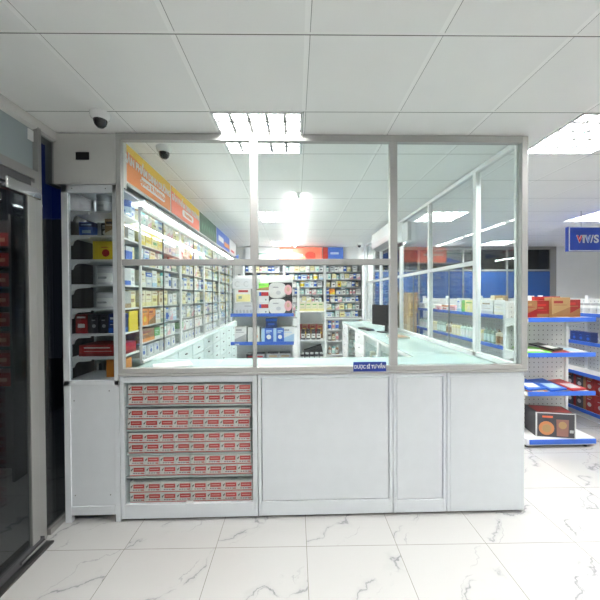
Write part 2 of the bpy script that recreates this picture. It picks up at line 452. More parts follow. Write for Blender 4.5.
random_specs = [
 ('white', 'pale blue', 'grey', .10, .07, .13, 0), ('white', 'mint', 'grey', .09, .06, .14, 1), ('white', 'pale blue', 'blue', .12, .06, .11, 2),
 ('white', 'pink', 'grey', .08, .06, .12, 3), ('white', 'cream', 'tan', .11, .07, .10, 0), ('cream', 'white', 'tan', .10, .07, .14, 1),
 ('cream', 'grey-green', 'tan', .12, .08, .13, 0), ('pale yellow', 'cream', 'tan', .11, .08, .14, 2), ('pale yellow', 'white', 'grey', .09, .07, .13, 0),
 ('pale blue', 'white', 'blue', .10, .07, .12, 2), ('mint', 'white', 'teal', .10, .07, .13, 1), ('pink', 'white', 'red', .09, .06, .12, 0),
 ('white', 'silver', 'blue', .13, .07, .09, 1), ('white', 'pale yellow', 'grey', .11, .07, .13, 3), ('silver', 'white', 'dark', .10, .07, .13, 0),
 ('yellow', 'cream', 'dark red', .11, .08, .14, 1), ('orange', 'yellow', 'dark red', .12, .08, .13, 3), ('blue', 'white', 'pale blue', .10, .07, .13, 0),
 ('green', 'white', 'mint', .12, .07, .08, 0), ('white', 'white', 'dark', .10, .07, .12, 3), ('white', 'grey', 'dark', .08, .07, .14, 2)]
for b_, c1, c2, w_, d_, h_, st in random_specs:
    proto('medicine_carton', b_, carton_mesh(w_, d_, h_, b_, c1, c2, st), w_, h_, d_)
for b_, lb, cp, r_, h_, wd in [('white', 'mint', 'teal', .030, .12, True), ('brown', 'white', 'white', .028, .13, False), ('white', 'blue', 'blue', .032, .13, True),
                               ('dark', 'white', 'white', .028, .12, True), ('tan', 'cream', 'black', .030, .13, True), ('white', 'pink', 'red', .027, .13, False)]:
    proto('pill_bottle', b_, bottle_mesh(r_, h_, b_, lb, cp, wd), 2*r_, h_, 2*r_)
for b_, lb, cp, r_, h_ in [('silver', 'white', 'grey', .052, .13), ('white', 'yellow', 'yellow', .05, .13), ('cream', 'pale yellow', 'tan', .048, .12), ('silver', 'blue', 'blue', .05, .13)]:
    proto('powder_tin', b_, tin_mesh(r_, h_, b_, lb, cp), 2*r_, h_, 2*r_)
for o in [o for o in COL.objects if o.name.startswith('proto')]: bpy.data.objects.remove(o)
CARTONS = [p for p in PROTO if p['kind'] == 'medicine_carton']
NOUN = {'medicine_carton': ('carton', 'carton'), 'pill_bottle': ('bottle', 'bottle'), 'powder_tin': ('tin', 'tin')}
def place(p, x, y, z, rz, label, group, sc=(1, 1, 1)):
    o = bpy.data.objects.new(p['kind'], p['me']); COL.objects.link(o)
    o.location = (x, y, z); o.rotation_euler = (0, 0, rz); o.scale = sc
    off = 0
    return tag(o, label, NOUN[p['kind']][1], group)
class Mass:
    """goods past the countable three hundred, gathered into one object"""
    def __init__(s): s.v = []; s.f = []; s.m = []; s.mats = []
    def add(s, p, x, y, z, rz):
        me = p['me']; n = len(s.v); c, d = math.cos(rz), math.sin(rz)
        idx = []
        for m in me.materials:
            if m not in s.mats: s.mats.append(m)
            idx.append(s.mats.index(m))
        s.v += [(x+c*v.co.x-d*v.co.y, y+d*v.co.x+c*v.co.y, z+v.co.z) for v in me.vertices]
        for f in me.polygons:
            s.f.append([i+n for i in f.vertices]); s.m.append(idx[f.material_index])
    def build(s, name, label, cat):
        me = bpy.data.meshes.new(name); me.from_pydata(s.v, [], s.f)
        for m in s.mats: me.materials.append(m)
        me.polygons.foreach_set('material_index', s.m); me.update()
        o = bpy.data.objects.new(name, me); COL.objects.link(o); return tag(o, label, cat, None, 'stuff')
MASS = Mass()
def pick(kinds_w, maxh):
    while True:
        k = rnd.choices(['medicine_carton', 'pill_bottle', 'powder_tin'], kinds_w)[0]
        c = [p for p in PROTO if p['kind'] == k]
        wts = [(4 if p['col'] in ('white', 'cream', 'pale yellow') else 1.3 if p['col'] in ('mint', 'silver', 'pale blue') else .35) for p in c]
        p = rnd.choices(c, wts)[0]
        if p['h'] <= maxh: return p
def art(c): return c

# ------------------------------------------------------------------ left wall cabinets
XW = -1.67
SHELF_Z = [1.05, 1.21, 1.385, 1.575, 1.755, 1.94, 2.12, 2.30]
LEVELS = ['lowest', 'second-lowest', 'third-lowest', 'fourth-lowest', 'fourth-highest', 'third-highest', 'second-highest', 'topmost']

# tall end cabinet facing the camera
t = thing('end_cabinet', 'tall white cabinet end with glazed shelves of tins above a plain grey panel', 'cabinet', (XW, YF, 0))
o = (XW, YF, 0)
y1 = 2.78
f = MB(o)
f.box(-1.67, -1.625, YF, YF+.035, 0, 2.48); f.box(-1.305, XL, YF, YF+.035, 0.0, 2.48)
f.box(-1.67, XL, YF, YF+.035, 2.42, 2.48); f.box(-1.67, XL, YF, YF+.035, 1.01, 1.05); f.box(-1.625, -1.305, YF, YF+.03, 0.055, 0.12)
f.box(-1.67, -1.64, y1-.03, y1, 0, 2.48)
f.build('frame', ALU2, t, 0.003)
MB(o).box(-1.625, -1.305, YF+.008, YF+.02, 0.12, 1.01).build('lower_panel', ALU2, t)
MB(o).box(-1.67, -1.66, YF+.035, y1-.03, 0, 2.48).build('side_panel', DARK, t)
MB(o).box(-1.66, XL, YF+.035, y1-.03, 2.465, 2.48).build('top_panel', ALU2, t)
MB(o).box(-1.66, XL, YF+.035, y1-.03, 1.03, 1.045).build('bottom_panel', ALU2, t)
MB(o).box(-1.28, -1.276, YF+.035, y1-.03, 1.05, 2.47).build('side_glass', GLASS_CAB, t)
MB(o).box(-1.625, -1.305, YF+.012, YF+.017, 1.05, 2.42).build('front_glass', glass('end_glass', (0.80, 0.82, 0.83), 1.0), t)
for z in SHELF_Z[1:]:
    s = MB(o); s.box(-1.655, -1.285, YF+.04, y1-.03, z-.014, z)
    s.prism([(-1.655, z-.014), (-1.655, z-.075), (-1.625, z-.075), (-1.612, z-.045), (-1.59, z-.03), (-1.50, z-.026), (-1.50, z-.014)], YF+.04, YF+.055, 'y')
    s.build('shelf', WHITE, t)
for sx in (-1.66, -1.31): MB(o).box(sx, sx+.03, YF+.005, YF+.035, -0.0, 0.05).build('foot', DARK if sx > -1.5 else ALU2, t)
for (sx, sz) in ((-1.60, .90), (-1.345, .97), (-1.60, .20), (-1.345, .2), (-1.59, 2.45), (-1.35, 2.45)): MB(o).lathe([(.004, -.002), (.004, 0.009)], sx, YF if sz > 2 else YF+.008, sz, 8, axis='y').build('screw', DARK, t)

# header box over it
hb = thing('header_box', 'grey-white boxed panel with a small black slot above the tall end cabinet', 'box', (-1.5, YF, 2.48))
MB((-1.5, YF, 2.48)).box(-1.775, -1.255, YF-.005, YF+.12, 2.482, 2.846).build('casing', mat('warm_grey_panel', (0.60, 0.60, 0.58), .5), hb, 0.003)
MB((-1.5, YF, 2.48)).box(-1.555, -1.46, YF-.008, YF+.002, 2.655, 2.71).build('slot', BLACK, hb)

# goods at the end bay: (level, kind, colour, x, y, w, d, h ...)
def special(name, cat, label, x, y, z, rz, build, group=None):
    t = thing(name, label, cat, (x, y, z), rz, group); build(t); return t
def simple_carton(w, d, h, base, c1, c2, style, x, y, z, rz, label, group=None, name='carton', cat='carton'):
    me = carton_mesh(w, d, h, base, c1, c2, style)
    pr = [o for o in COL.objects if o.name.startswith('proto')]
    for q in pr: bpy.data.objects.remove(q)
    o = bpy.data.objects.new(name, me); COL.objects.link(o); o.location = (x, y, z); o.rotation_euler = (0, 0, rz)
    return tag(o, label, cat, group)
def simple_round(kind, r, h, a, b_, c, x, y, z, label, group=None, wide=True, cat=None):
    me = tin_mesh(r, h, a, b_, c) if kind.endswith('tin') else bottle_mesh(r, h, a, b_, c, wide)
    for q in [o for o in COL.objects if o.name.startswith('proto')]: bpy.data.objects.remove(q)
    o = bpy.data.objects.new(kind, me); COL.objects.link(o); o.location = (x, y, z)
    return tag(o, label, cat or ('tin' if kind.endswith('tin') else 'bottle'), group)
G_END = 'goods in the tall end cabinet'
Ye = YF+.10
simple_round('powder_tin', .055, .135, 'grey', 'silver', 'grey', -1.43, Ye+.03, 2.30, 'grey metal tin on the top shelf of the tall end cabinet', G_END)
simple_round('powder_tin', .030, .14, 'blue', 'white', 'silver', -1.325, Ye+.03, 2.30, 'narrow blue tin beside the grey tin, top shelf of end cabinet', G_END)
simple_round('powder_tin', .045, .14, 'blue', 'pale blue', 'blue', -1.345, Ye+.17, 2.30, 'blue tin at the back of the top shelf of end cabinet', G_END)
simple_carton(.11, .10, .12, 'blue', 'navy', 'pale blue', 2, -1.585, Ye+.05, 2.12, 0, 'blue carton on the second shelf of the tall end cabinet', G_END)
simple_carton(.09, .10, .12, 'dark', 'silver', 'white', 1, -1.47, Ye+.08, 2.12, 0, 'black and silver carton, second shelf of the tall end cabinet', G_END)
simple_carton(.10, .10, .135, 'tan', 'cream', 'black', 3, -1.365, Ye, 2.12, 0, 'tan and black carton, second shelf of the tall end cabinet', G_END)
simple_carton(.15, .10, .145, 'yellow', 'yellow', 'red', 1, -1.43, Ye, 1.94, 0, 'bright yellow carton with red print in the tall end cabinet', G_END)
simple_carton(.06, .10, .12, 'blue', 'silver', 'white', 2, -1.315, Ye+.05, 1.94, 0, 'slim blue carton beside the yellow carton in end cabinet', G_END)
simple_round('powder_tin', .068, .14, 'silver', 'white', 'grey', -1.415, Ye+.03, 1.755, 'large silver-white tin on the middle shelf of end cabinet', G_END)
simple_carton(.05, .10, .13, 'silver', 'blue', 'white', 0, -1.31, Ye+.02, 1.755, 0, 'slim silver and blue carton beside the large silver-white tin', G_END)
simple_round('powder_tin', .072, .125, 'silver', 'white', 'grey', -1.42, Ye+.03, 1.575, 'wide short silver tin, shelf above the red and black cartons', G_END)
simple_carton(.055, .10, .13, 'grey', 'tan', 'white', 0, -1.312, Ye+.02, 1.575, 0, 'slim grey carton beside the wide short silver tin', G_END)
simple_carton(.085, .12, .145, 'red', 'dark red', 'white', 2, -1.60, Ye, 1.385, 0, 'red carton at the wall end of the red, black and blue row', G_END)
for k in range(2):
    simple_carton(.068, .12, .145, 'dark', 'black', 'grey', 1, -1.515+k*.075, Ye, 1.385, 0, ['black carton touching the red carton in end cabinet', 'black carton touching the blue carton in end cabinet'][k], G_END)
simple_carton(.10, .12, .15, 'navy', 'blue', 'white', 0, -1.345, Ye, 1.385, 0, 'dark blue carton with white print at end of black cartons', G_END)
simple_carton(.31, .245, .085, 'red', 'dark red', 'white', 0, -1.465, Ye, 1.21, 0, 'long flat red box on the lower shelf of end cabinet', G_END, 'gift_box', 'box')
simple_carton(.06, .14, .16, 'yellow', 'yellow', 'green', 0, -1.315, 2.59, 1.385, 0, 'yellow carton behind the dark blue one in end cabinet', G_END)
simple_carton(.13, .12, .13, 'orange', 'orange', 'dark red', 1, -1.35, Ye, 1.05, 0, 'orange-brown carton on the bottom shelf of the tall end cabinet', G_END)

for i_, z_ in enumerate(SHELF_Z):
    if 0.99 < z_ < 1.25: continue
    p_ = CARTONS[(0, 13, 5, 7, 1, 8, 14, 2)[i_]]
    if z_ == 1.385: continue
    place(p_, -1.315, YF+.30, z_, R(90), f"{p_['col']} carton at the back end of the {LEVELS[i_]} shelf of tall end cabinet", G_END)
# wall display cabinets
XBK, XFR = -1.67, -1.275
UZ = [1.125, 1.255, 1.405, 1.575, 1.755, 1.94, 2.12, 2.30]
UNITS = [(2.80, 3.79), (3.80, 4.79), (4.80, 5.79), (5.80, 6.79), (6.80, 7.36)]
UNAME = ['nearest', 'second', 'third', 'fourth', 'farthest']
ZT = 2.50
for k, (ya, yb) in enumerate(UNITS):
    o = (XBK, ya, 1.09)
    t = thing('wall_cabinet', f'{UNAME[k]} glass-fronted white wall cabinet of medicines on the long side', 'cabinet', o, 0, 'glass wall cabinets on the long side')
    f = MB(o)
    f.box(XFR-.03, XFR-.01, ya, ya+.006, 1.09, ZT-.09); f.box(XFR-.03, XFR-.01, yb-.006, yb, 1.09, ZT-.09)
    f.box(XFR-.03, XFR+.012, ya, yb, 2.40, 2.43); f.box(XFR-.025, XFR, ya, yb, 1.09, 1.115)
    f.box(XBK, XFR-.02, ya, yb, ZT-.03, ZT); f.box(XFR-.02, XFR+.03, ya, yb, 2.475, 2.49); f.box(XFR+.024, XFR+.03, ya, yb, 2.462, 2.475)  # front hood and lip added to keep the tube's light off the ceiling
    f.build('frame', WHITEG, t)
    MB(o).box(XBK, XBK+.012, ya, yb, 1.09, ZT-.03).build('back_panel', WHITE, t)
    for q in (ya, yb-.006):
        MB(o).box(XBK+.012, XFR-.03, q, q+.006, 1.11, 2.40).build('side_glass', GLASS_CAB, t)
    for zz in UZ:
        MB(o).box(XBK+.012, XFR-.035, ya+.01, yb-.01, zz-.008, zz).build('shelf', WHITEG if k else WHITEG, t)
    ym = (ya+yb)/2
    for qi, (q0, q1) in enumerate(((ya+.02, ym+.02), (ym-.02, yb-.02))):
        d = MB(o).box(XFR-.022+qi*.008, XFR-.018+qi*.008, q0, q1, 1.12, 2.40).build('sliding_door', GLASS_CAB, t)
        MB(o).box(XFR-.024+qi*.008, XFR-.014+qi*.008, q0-.004, q0+.004, 1.12, 2.40).build('door_edge', DARK if qi else ALU, d)
    MB(o).lathe([(.014, .02), (.014, yb-ya-.02)], XFR+.004, ya, 2.452, 10, axis='y').build('light_tube', STRIP, t)
    if k < 2:
        MB(o).lathe([(.009, .03), (.009, yb-ya-.03)], XFR-.05, ya, 2.28, 8, axis='y').build('shelf_light', STRIP, t)
# items in them
LVW = LEVELS
FIRST = {1: [('brown', .30, .2, .115, 'orange', 'dark red', 0)], 2: [('orange', .17, .12, .148, 'brown', 'yellow', 1), ('orange', .15, .12, .145, 'brown', 'dark red', 3)],
 3: [('cream', .12, .1, .14, 'pale yellow', 'brown', 0), ('cream', .12, .1, .14, 'pale yellow', 'brown', 0), ('pale yellow', .12, .1, .14, 'cream', 'tan', 2), ('cream', .12, .1, .14, 'tan', 'brown', 1)],
 4: [('cream', .13, .1, .14, 'white', 'tan', 0), ('silver', .12, .1, .13, 'blue', 'white', 2)],
 6: [('pale yellow', .13, .1, .13, 'yellow', 'tan', 0), ('yellow', .12, .1, .13, 'pale yellow', 'brown', 0), ('pale yellow', .13, .1, .13, 'yellow', 'green', 2), ('yellow', .12, .1, .13, 'pale yellow', 'tan', 0)]}
for k, (ya, yb) in enumerate(UNITS):
    for lv, zz in enumerate(UZ):
        nxt = UZ[lv+1] if lv+1 < len(UZ) else 2.45
        y = ya+.03; n = 0
        for (cc, ww, dd, hh, c1, c2, st) in (FIRST.get(lv, []) if k == 0 else []):
            simple_carton(ww, dd, hh, cc, c1, c2, st, XFR-.045, y+ww/2, zz, R(90), f"large {cc} carton, {ordinal(n)} along the {LVW[lv]} shelf of nearest wall cabinet", 'large cartons in the nearest wall cabinet')
            y += ww+.01; n += 1
        while True:
            kw = (8, 2, 1.4) if lv != 7 else (5, 1, 5)
            p = pick(kw, nxt-zz-.03)
            if y+p['w'] > yb-.03: break
            xs = XFR-.045-(p['w']/2 if p['kind'] != 'medicine_carton' else 0)
            lvn = LVW[lv]
            lab = f"{p['col']} {NOUN[p['kind']][0]}, {ordinal(n)} along the {lvn} shelf of {UNAME[k]} wall cabinet"
            if k >= 3 and p['kind'] == 'medicine_carton': MASS.add(p, xs, y+p['w']/2, zz, R(90))
            else: place(p, xs, y+p['w']/2, zz, R(90), lab, f'goods in the {UNAME[k]} wall cabinet', (1, 1, min(1.25, (nxt-zz-.03)/p['h'])))
            y += p['w']+rnd.uniform(.004, .022); n += 1

# drawer units under the wall cabinets
DRX = -1.215
def make_drawers():
    t = thing('drawer_cabinet', 'x', 'drawer cabinet', (0, 0, 0))
    # local frame: front at x=0, back at x=-0.56, y from 0 to 0.495
    b = MB(); b.box(-.45, -.012, 0, .495, 0.05, 1.072); b.box(-.45, .004, 0, .495, 1.072, 1.088)
    b.box(-.43, -.04, 0, .495, 0, .05)
    b.build('body', MINT, t)
    for i in range(7):
        z0 = .065+i*.144
        d = MB().box(-.012, .004, .008, .487, z0, z0+.136).build('drawer', MINT, t, 0.002)
        MB().box(.004, .016, .22, .275, z0+.07, z0+.082).build('handle', DARK, d)
    return t
dr = make_drawers(); register(dr)
for k in range(9):
    o = dr if k == 0 else copy_tree(dr)
    o.location = (DRX, 2.965+k*.5, 0); 
    o['label'] = f'pale mint cabinet of seven drawers, {ordinal(k)} from the front counter, below the wall cabinets'; o['group'] = 'drawer cabinets in the booth'

# signs above
def sign_text(parent, s, size, m, y, z, sx=1.0, bold=.003):
    return lettering('lettering', s, size, m, parent, (.007, y, z), (R(90), 0, R(90)), .001, bold, sx=sx)
SX = -1.262
def side_sign(y0, y1, label, cols, texts, pill=None, extra=None):
    t = thing('shop_sign', label, 'sign', (SX, y0, 2.54), 0, 'header signs above the wall cabinets')
    L = y1-y0; o = (0, 0, 0)
    MB().box(-.03, 0, 0, L, 0, .305).build('board', cols[0], t)
    MB().box(0, .003, .012, L-.012, .012, .293).build('face', cols[1], t)
    if cols[2]:
        MB().prism([(.012, .293), (.012, .24), (L*.3, .228), (L*.7, .205), (L-.012, .18), (L-.012, .293)], .003, .0045, 'x').build('band', cols[2], t)
    if pill:
        c0, c1, z0, z1 = pill[1]
        r = (z1-z0)/2; pts = []
        for a in range(9): pts.append((c1-r+r*math.sin(math.pi*a/8), (z0+z1)/2-r*math.cos(math.pi*a/8)))
        for a in range(9): pts.append((c0+r-r*math.sin(math.pi*a/8), (z0+z1)/2+r*math.cos(math.pi*a/8)))
        pl = MB().prism(pts, .0045, .006, 'x').build('pill_badge', WHITE, t)
        lettering('lettering', pill[0], .07, pill[2], t, (.0065, (c0+c1)/2, (z0+z1)/2), (R(90), 0, R(90)), .001, .001)
    for s, size, m, y, z, sx in texts: sign_text(t, s, size, m, y, z, sx)
    if extra: extra(t)
    return t
ORANGE = mat('sign_orange', (0.78, 0.25, 0.06), .4); AMBER = mat('sign_amber', (0.80, 0.52, 0.04), .4)
CORAL = mat('sign_coral', (0.85, 0.20, 0.12), .4)
side_sign(2.47, 3.42, 'orange and amber sign board nearest the booth front, above cabinets', (WHITE, ORANGE, AMBER),
          [('SẢN PHẨM DINH DƯỠNG', .086, WHITEG, .475, .178, .90)], ('Sports & Nutrition', (.27, .80, .055, .135), ORANGE))
side_sign(3.43, 4.46, 'second orange and amber sign board, next to the dark green sign', (WHITE, CORAL, AMBER),
          [('SẢN PHẨM DINH DƯỠNG', .086, WHITEG, .515, .178, .98)], ('Nutrition', (.34, .76, .055, .135), ORANGE))
def leafs(t):
    m = MB()
    for k in range(7):
        a = .12+k*.12
        m.prism([(a, .05), (a+.06, .12+.02*(k % 3)), (a+.05, .20), (a-.01, .12)], .003, .0045, 'x')
    m.build('leaf_print', mat('leaf_green', (.10, .25, .14), .4), t)
side_sign(4.47, 5.46, 'dark green sign board with pale leaf print above the cabinets', (WHITE, mat('sign_green', (.03, .10, .06), .4), None), [], None, leafs)
def stripes(t):
    MB().box(.003, .0045, .15, .55, .10, .19).build('title_bar', WHITE, t)
    MB().box(.003, .0045, .62, 1.1, .07, .15).build('title_bar', ORANGE, t)
side_sign(5.47, 6.60, 'royal blue sign board with white and orange bars above cabinets', (WHITE, BLUE, None), [], None, stripes)
def stripes2(t):
    MB().box(.003, .0045, .15, .5, .06, .10).build('title_bar', mat('sign_red', (.6, .04, .04), .4), t)
    MB().prism([(.55, .0), (1.1, .0), (1.1, .12)], .003, .0045, 'x').build('corner_print', BLUE, t)
side_sign(6.61, 7.36, 'white sign board with blue corner at the far end of cabinets', (WHITE, WHITE, None), [], None, stripes2)

# ------------------------------------------------------------------ back wall medicine shelves
BX = [(-1.10, -.17), (-.16, .77), (.78, 1.66)]
BN = ['inner-corner', 'middle', 'counter-side']
BZ = [1.17, 1.345, 1.52, 1.695, 1.87, 2.045, 2.22]
LVN = ['lowest', 'second-lowest', 'third-lowest', 'middle', 'third-highest', 'second-highest', 'topmost']
for k, (xa, xb) in enumerate(BX):
    o = (xa, 7.42, 1.15)
    t = thing('medicine_shelf', f'{BN[k]} open medicine shelf unit on the back wall', 'shelf unit', o, 0, 'shelf units on the back wall')
    f = MB(o); f.box(xa, xa+.02, 7.42, 7.78, 1.15, 2.42); f.box(xb-.02, xb, 7.42, 7.78, 1.15, 2.42); f.box(xa, xb, 7.42, 7.78, 2.40, 2.43); f.build('frame', WHITEG, t)
    MB(o).box(xa, xb, 7.77, 7.785, 1.15, 2.42).build('back_panel', mat('rack_grey', (.42, .45, .47), .5), t)
    for z in BZ: MB(o).box(xa+.02, xb-.02, 7.43, 7.77, z-.02, z).build('shelf', mat('shelf_edge_grey', (.35, .36, .37), .4), t)
    for lv, z in enumerate(BZ):
        x = xa+.035; n = 0
        while True:
            p = pick((7, 3, .6), .145)
            if x+p['w'] > xb-.03: break
            yy = 7.46+(p['w']/2 if p['kind'] != 'medicine_carton' else 0)
            if k == 0 and p['kind'] == 'medicine_carton': MASS.add(p, x+p['w']/2, yy, z, 0)
            else: place(p, x+p['w']/2, yy, z, 0, f"{p['col']} {NOUN[p['kind']][0]}, {ordinal(n)} along the {LVN[lv]} shelf of {BN[k]} back unit", f'goods on the {BN[k]} back unit')
            x += p['w']+rnd.uniform(.004, .03); n += 1
MASS.build('medicine_cartons', 'small mixed medicine cartons filling the farthest wall cabinets and the inner back corner', 'cartons')
# base cupboards of the back wall
for k, (xa, xb) in enumerate(BX):
    o = (xa, 7.36, 0)
    t = thing('base_cupboard', f'white base cupboard under the {BN[k]} back medicine shelves', 'cupboard', o, 0, 'base cupboards along the back wall')
    f = MB(o)
    f.box(xa, xa+.03, 7.36, 7.78, 0, 1.12); f.box(xb-.03, xb, 7.36, 7.78, 0, 1.12); f.box(xa, xb, 7.34, 7.79, 1.12, 1.148); f.box(xa, xb, 7.76, 7.78, 0, 1.12)
    f.build('frame', WHITEG, t)
    if k < 2:
        for q in range(2):
            q0 = xa+.032+q*(xb-xa-.064)/2
            d = MB(o).box(q0, q0+(xb-xa-.07)/2, 7.35, 7.365, .06, 1.10).build('door', WHITEG, t, .003)
            MB(o).box(q0+.2, q0+.26, 7.335, 7.35, .95, .965).build('handle', CHROME, d)
    else:
        for z in (.30, .62, .88): MB(o).box(xa+.03, xb-.03, 7.37, 7.76, z-.012, z).build('shelf', WHITEG, t)
for lv, z in enumerate((.30, .62, .88)):
    x = .84; n = 0
    while x < 1.1:
        p = rnd.choice([q for q in PROTO if q['kind'] == 'pill_bottle'])
        place(p, x+.04, 7.47, z, 0, f"{p['col']} bottle, {ordinal(n)} along the {['lowest','middle','upper'][lv]} shelf of open base cupboard", 'bottles in the open base cupboard', (1.25, 1.25, 1.5)); x += .09; n += 1

# back wall header posters
def back_sign(x0, x1, label, base, fn):
    t = thing('wall_poster', label, 'poster', (x0, 7.72, 2.46), 0, 'header posters on the back wall')
    MB().box(0, x1-x0, 0, .03, 0, .37).build('board', base, t); fn(t, x1-x0)
def s1(t, L):
    MB().box(.2, .8, -.003, 0, .2, .23).build('title_bar', mat('leaf_text', (.1, .3, .2), .5), t); MB().prism([(L-.4, 0), (L, 0), (L, .12)], -.003, 0, 'y').build('corner_print', BLUE, t)
def s2(t, L):
    MB().box(.06, .30, -.003, 0, .26, .31).build('title_bar', WHITE, t); MB().box(.06, .55, -.003, 0, .16, .21).build('title_bar', WHITE, t)
    MB().prism([(L*.72+.13*math.cos(a/12*6.283), .17+.1*math.sin(a/12*6.283)) for a in range(12)], -.004, 0, 'y').build('fruit_print', mat('deep_red', (.5, .05, .03), .4), t)
def s3(t, L):
    MB().prism([(0, 0), (.12, 0), (.12, .37), (0, .37)], -.004, 0, 'y').build('picture_print', mat('deep_red', (.5, .05, .03), .4), t)
    MB().box(.18, .38, -.003, 0, .2, .25).build('title_bar', mat('pale_text', (.6, .7, .85), .4), t)
back_sign(-1.10, -.30, 'white poster with green title at the inner end of back wall', WHITE, s1)
back_sign(-.28, .74, 'coral poster with white title and red fruit on the back wall', CORAL, s2)
back_sign(.76, 1.25, 'short blue poster beside the coral one on the back wall', mat('poster_blue', (.06, .16, .58), .4), s3)

# ------------------------------------------------------------------ front base cabinets
def tall_panel_unit(x0, x1, label, inset=True, feet=True, bottom=.10):
    o = (x0, YF, 0)
    t = thing('base_cabinet', label, 'cabinet', o, 0, 'base cabinets along the booth front')
    y2 = YF+.55
    b = MB(o)
    b.box(x0, x0+.025, YF+.002, y2, .02, 1.075); b.box(x1-.025, x1, YF+.002, y2, .02, 1.075); b.box(x0+.025, x1-.025, y2-.02, y2, .02, 1.0)
    b.box(x0+.025, x1-.025, YF+.002, YF+.02, .02, bottom); b.box(x0+.025, x1-.025, YF+.002, YF+.02, 1.05, 1.075)
    b.build('frame', ALU2, t, .0025)
    if inset:
        MB(o).box(x0+.03, x1-.03, YF+.008, YF+.02, bottom+.005, 1.045).build('front_panel', ALU2, t, .002)
    else:
        MB(o).box(x0+.025, x1-.025, YF-.001, YF+.02, .035, 1.05).build('front_panel', ALU2, t, .002)
    MB(o).box(x0+.027, x1-.027, YF+.02, y2-.02, .985, 1.0).build('inner_deck', MINT, t)
    for fx in (x0+.03, x1-.06): MB(o).box(fx, fx+.035, YF+.03, YF+.065, 0, .02).build('foot', DARK, t)
    return t
tall_panel_unit(-.255, .755, 'wide plain light grey base cabinet at the middle of booth front', True, bottom=.125)
tall_panel_unit(.760, 1.165, 'narrow plain grey base cabinet with a low kick rail, booth front', True, bottom=.115)
tall_panel_unit(1.170, 1.765, 'plain grey base cabinet with full-height panel at the booth corner', False)
# display base cabinet with glass
x0, x1 = -1.265, -.26; y2 = YF+.55
t = thing('display_cabinet', 'low glass-fronted display cabinet filled with red and white medicine cartons', 'cabinet', (x0, YF, 0), 0)
o = (x0, YF, 0)
b = MB(o)
b.box(x0, x0+.025, YF, YF+.03, .02, 1.075); b.box(x1-.035, x1, YF, YF+.03, .02, 1.075)
b.box(x0+.025, x1-.035, YF, YF+.03, .02, .125); b.box(x0+.025, x1-.035, YF, YF+.03, 1.03, 1.075)
b.box(x0, x0+.02, YF+.03, y2, .02, 1.075); b.box(x1-.02, x1, YF+.03, y2, .02, 1.075)
b.box(x0+.02, x1-.02, y2-.02, y2, .02, 1.0); b.box(x0+.02, x1-.02, YF+.03, y2-.02, .02, .06); b.box(x0+.02, x1-.02, YF+.05, y2-.02, 1.012, 1.02)
b.build('frame', ALU2, t, .0025)
MB(o).box(x0+.02, x1-.02, YF+.25, YF+.26, .06, 1.0).build('inner_back', mat('inner_grey', (.45, .48, .50), .5), t)
for q, (g0, g1) in enumerate(((x0+.03, -.745), (-.775, x1-.03))):
    gl = MB(o).box(g0, g1, YF+.010+q*.007, YF+.014+q*.007, .12, 1.035).build('sliding_glass', GLASS_CAB, t)
MB(o).box(-.79, -.74, YF+.004, YF+.012, .123, .14).build('glass_stop', WHITEG, t)
BASES = [.855, .670, .490, .318, .115]
SHN = ['top', 'second', 'middle', 'fourth', 'bottom']
for z in BASES:
    MB(o).box(x0+.02, x1-.02, YF+.03, YF+.25, z-.012, z-.004).build('shelf', mat('glass_shelf_edge', (.52, .58, .59), .2), t)
for fx in (x0+.05, x1-.08): MB(o).box(fx, fx+.03, YF+.03, YF+.06, 0, .02).build('foot', DARK, t)
# the red carton
cm = MB(); cw, ch, cdp = .1125, .073, .12
RED = mat('carton_red', (.50, .03, .028), .4); CW = mat('carton_white', (.72, .70, .69), .4)
cm.box(-cw/2, cw/2, 0, cdp, 0, ch, 0)
e = .0012
cm.box(-cw/2, cw/2, -e, 0, 0.000, .006, 1)
cm.box(-cw*.27, cw*.45, -e, 0, .030, .061, 1)
cm.box(-cw*.20, cw*.36, -e*1.6, 0, .044, .0485, 3)
cm.prism([(-cw*.44, .036), (-cw*.40, .034), (-cw*.30, .052), (-cw*.33, .058), (-cw*.37, .050), (-cw*.44, .047)], -e, 0, 'y', 2)
for k in range(4): cm.box(-cw*.30+k*.018, -cw*.30+k*.018+.012, -e, 0, .016, .021, 2)
cm.box(cw*.25, cw*.42, -e, 0, .014, .022, 1)
redc = cm.build('medicine_carton', [CW, RED, mat('carton_ink', (.10, .07, .07), .5), mat('carton_pink', (.75, .45, .42), .5)])
CNT = ['first','second','third','fourth','fifth','sixth','seventh','eighth']
k = 0
for si, zb in enumerate(BASES):
    for lay in range(2):
        jx = rnd.uniform(-.006, .010) + (0.006 if si in (3, 4) else 0) - (.008 if (si, lay) == (1, 0) else 0)
        for i in range(8):
            oo = redc if k == 0 else redc.copy()
            if k: COL.objects.link(oo)
            oo.location = (-1.232+cw/2+.0025+i*(cw+.0022)+jx*.6, YF+.045+rnd.uniform(0, .004), zb+lay*(ch+.0035)-.003)
            tag(oo, f"red and white carton, {CNT[i]} from tall cabinet, {['lower','upper'][lay]} row of {SHN[si]} display shelf", 'carton', 'red and white cartons in the display cabinet')
            k += 1

# glass worktop over the front units
t = thing('glass_worktop', 'mint-tinted glass worktop running along the booth front, inside the panes', 'worktop', (XL, YF, 1.07))
o = (XL, YF, 1.07)
f = MB(o); f.box(XL+.006, XR-.02, YF+.553, YF+.585, 1.04, 1.076)
f.build('rear_edge', WHITEG, t, .002)
MB(o).box(XL+.006, XR-.02, YF+.045, YF+.585, 1.078, 1.088).build('glass_sheet', GLASS_TOP, t)
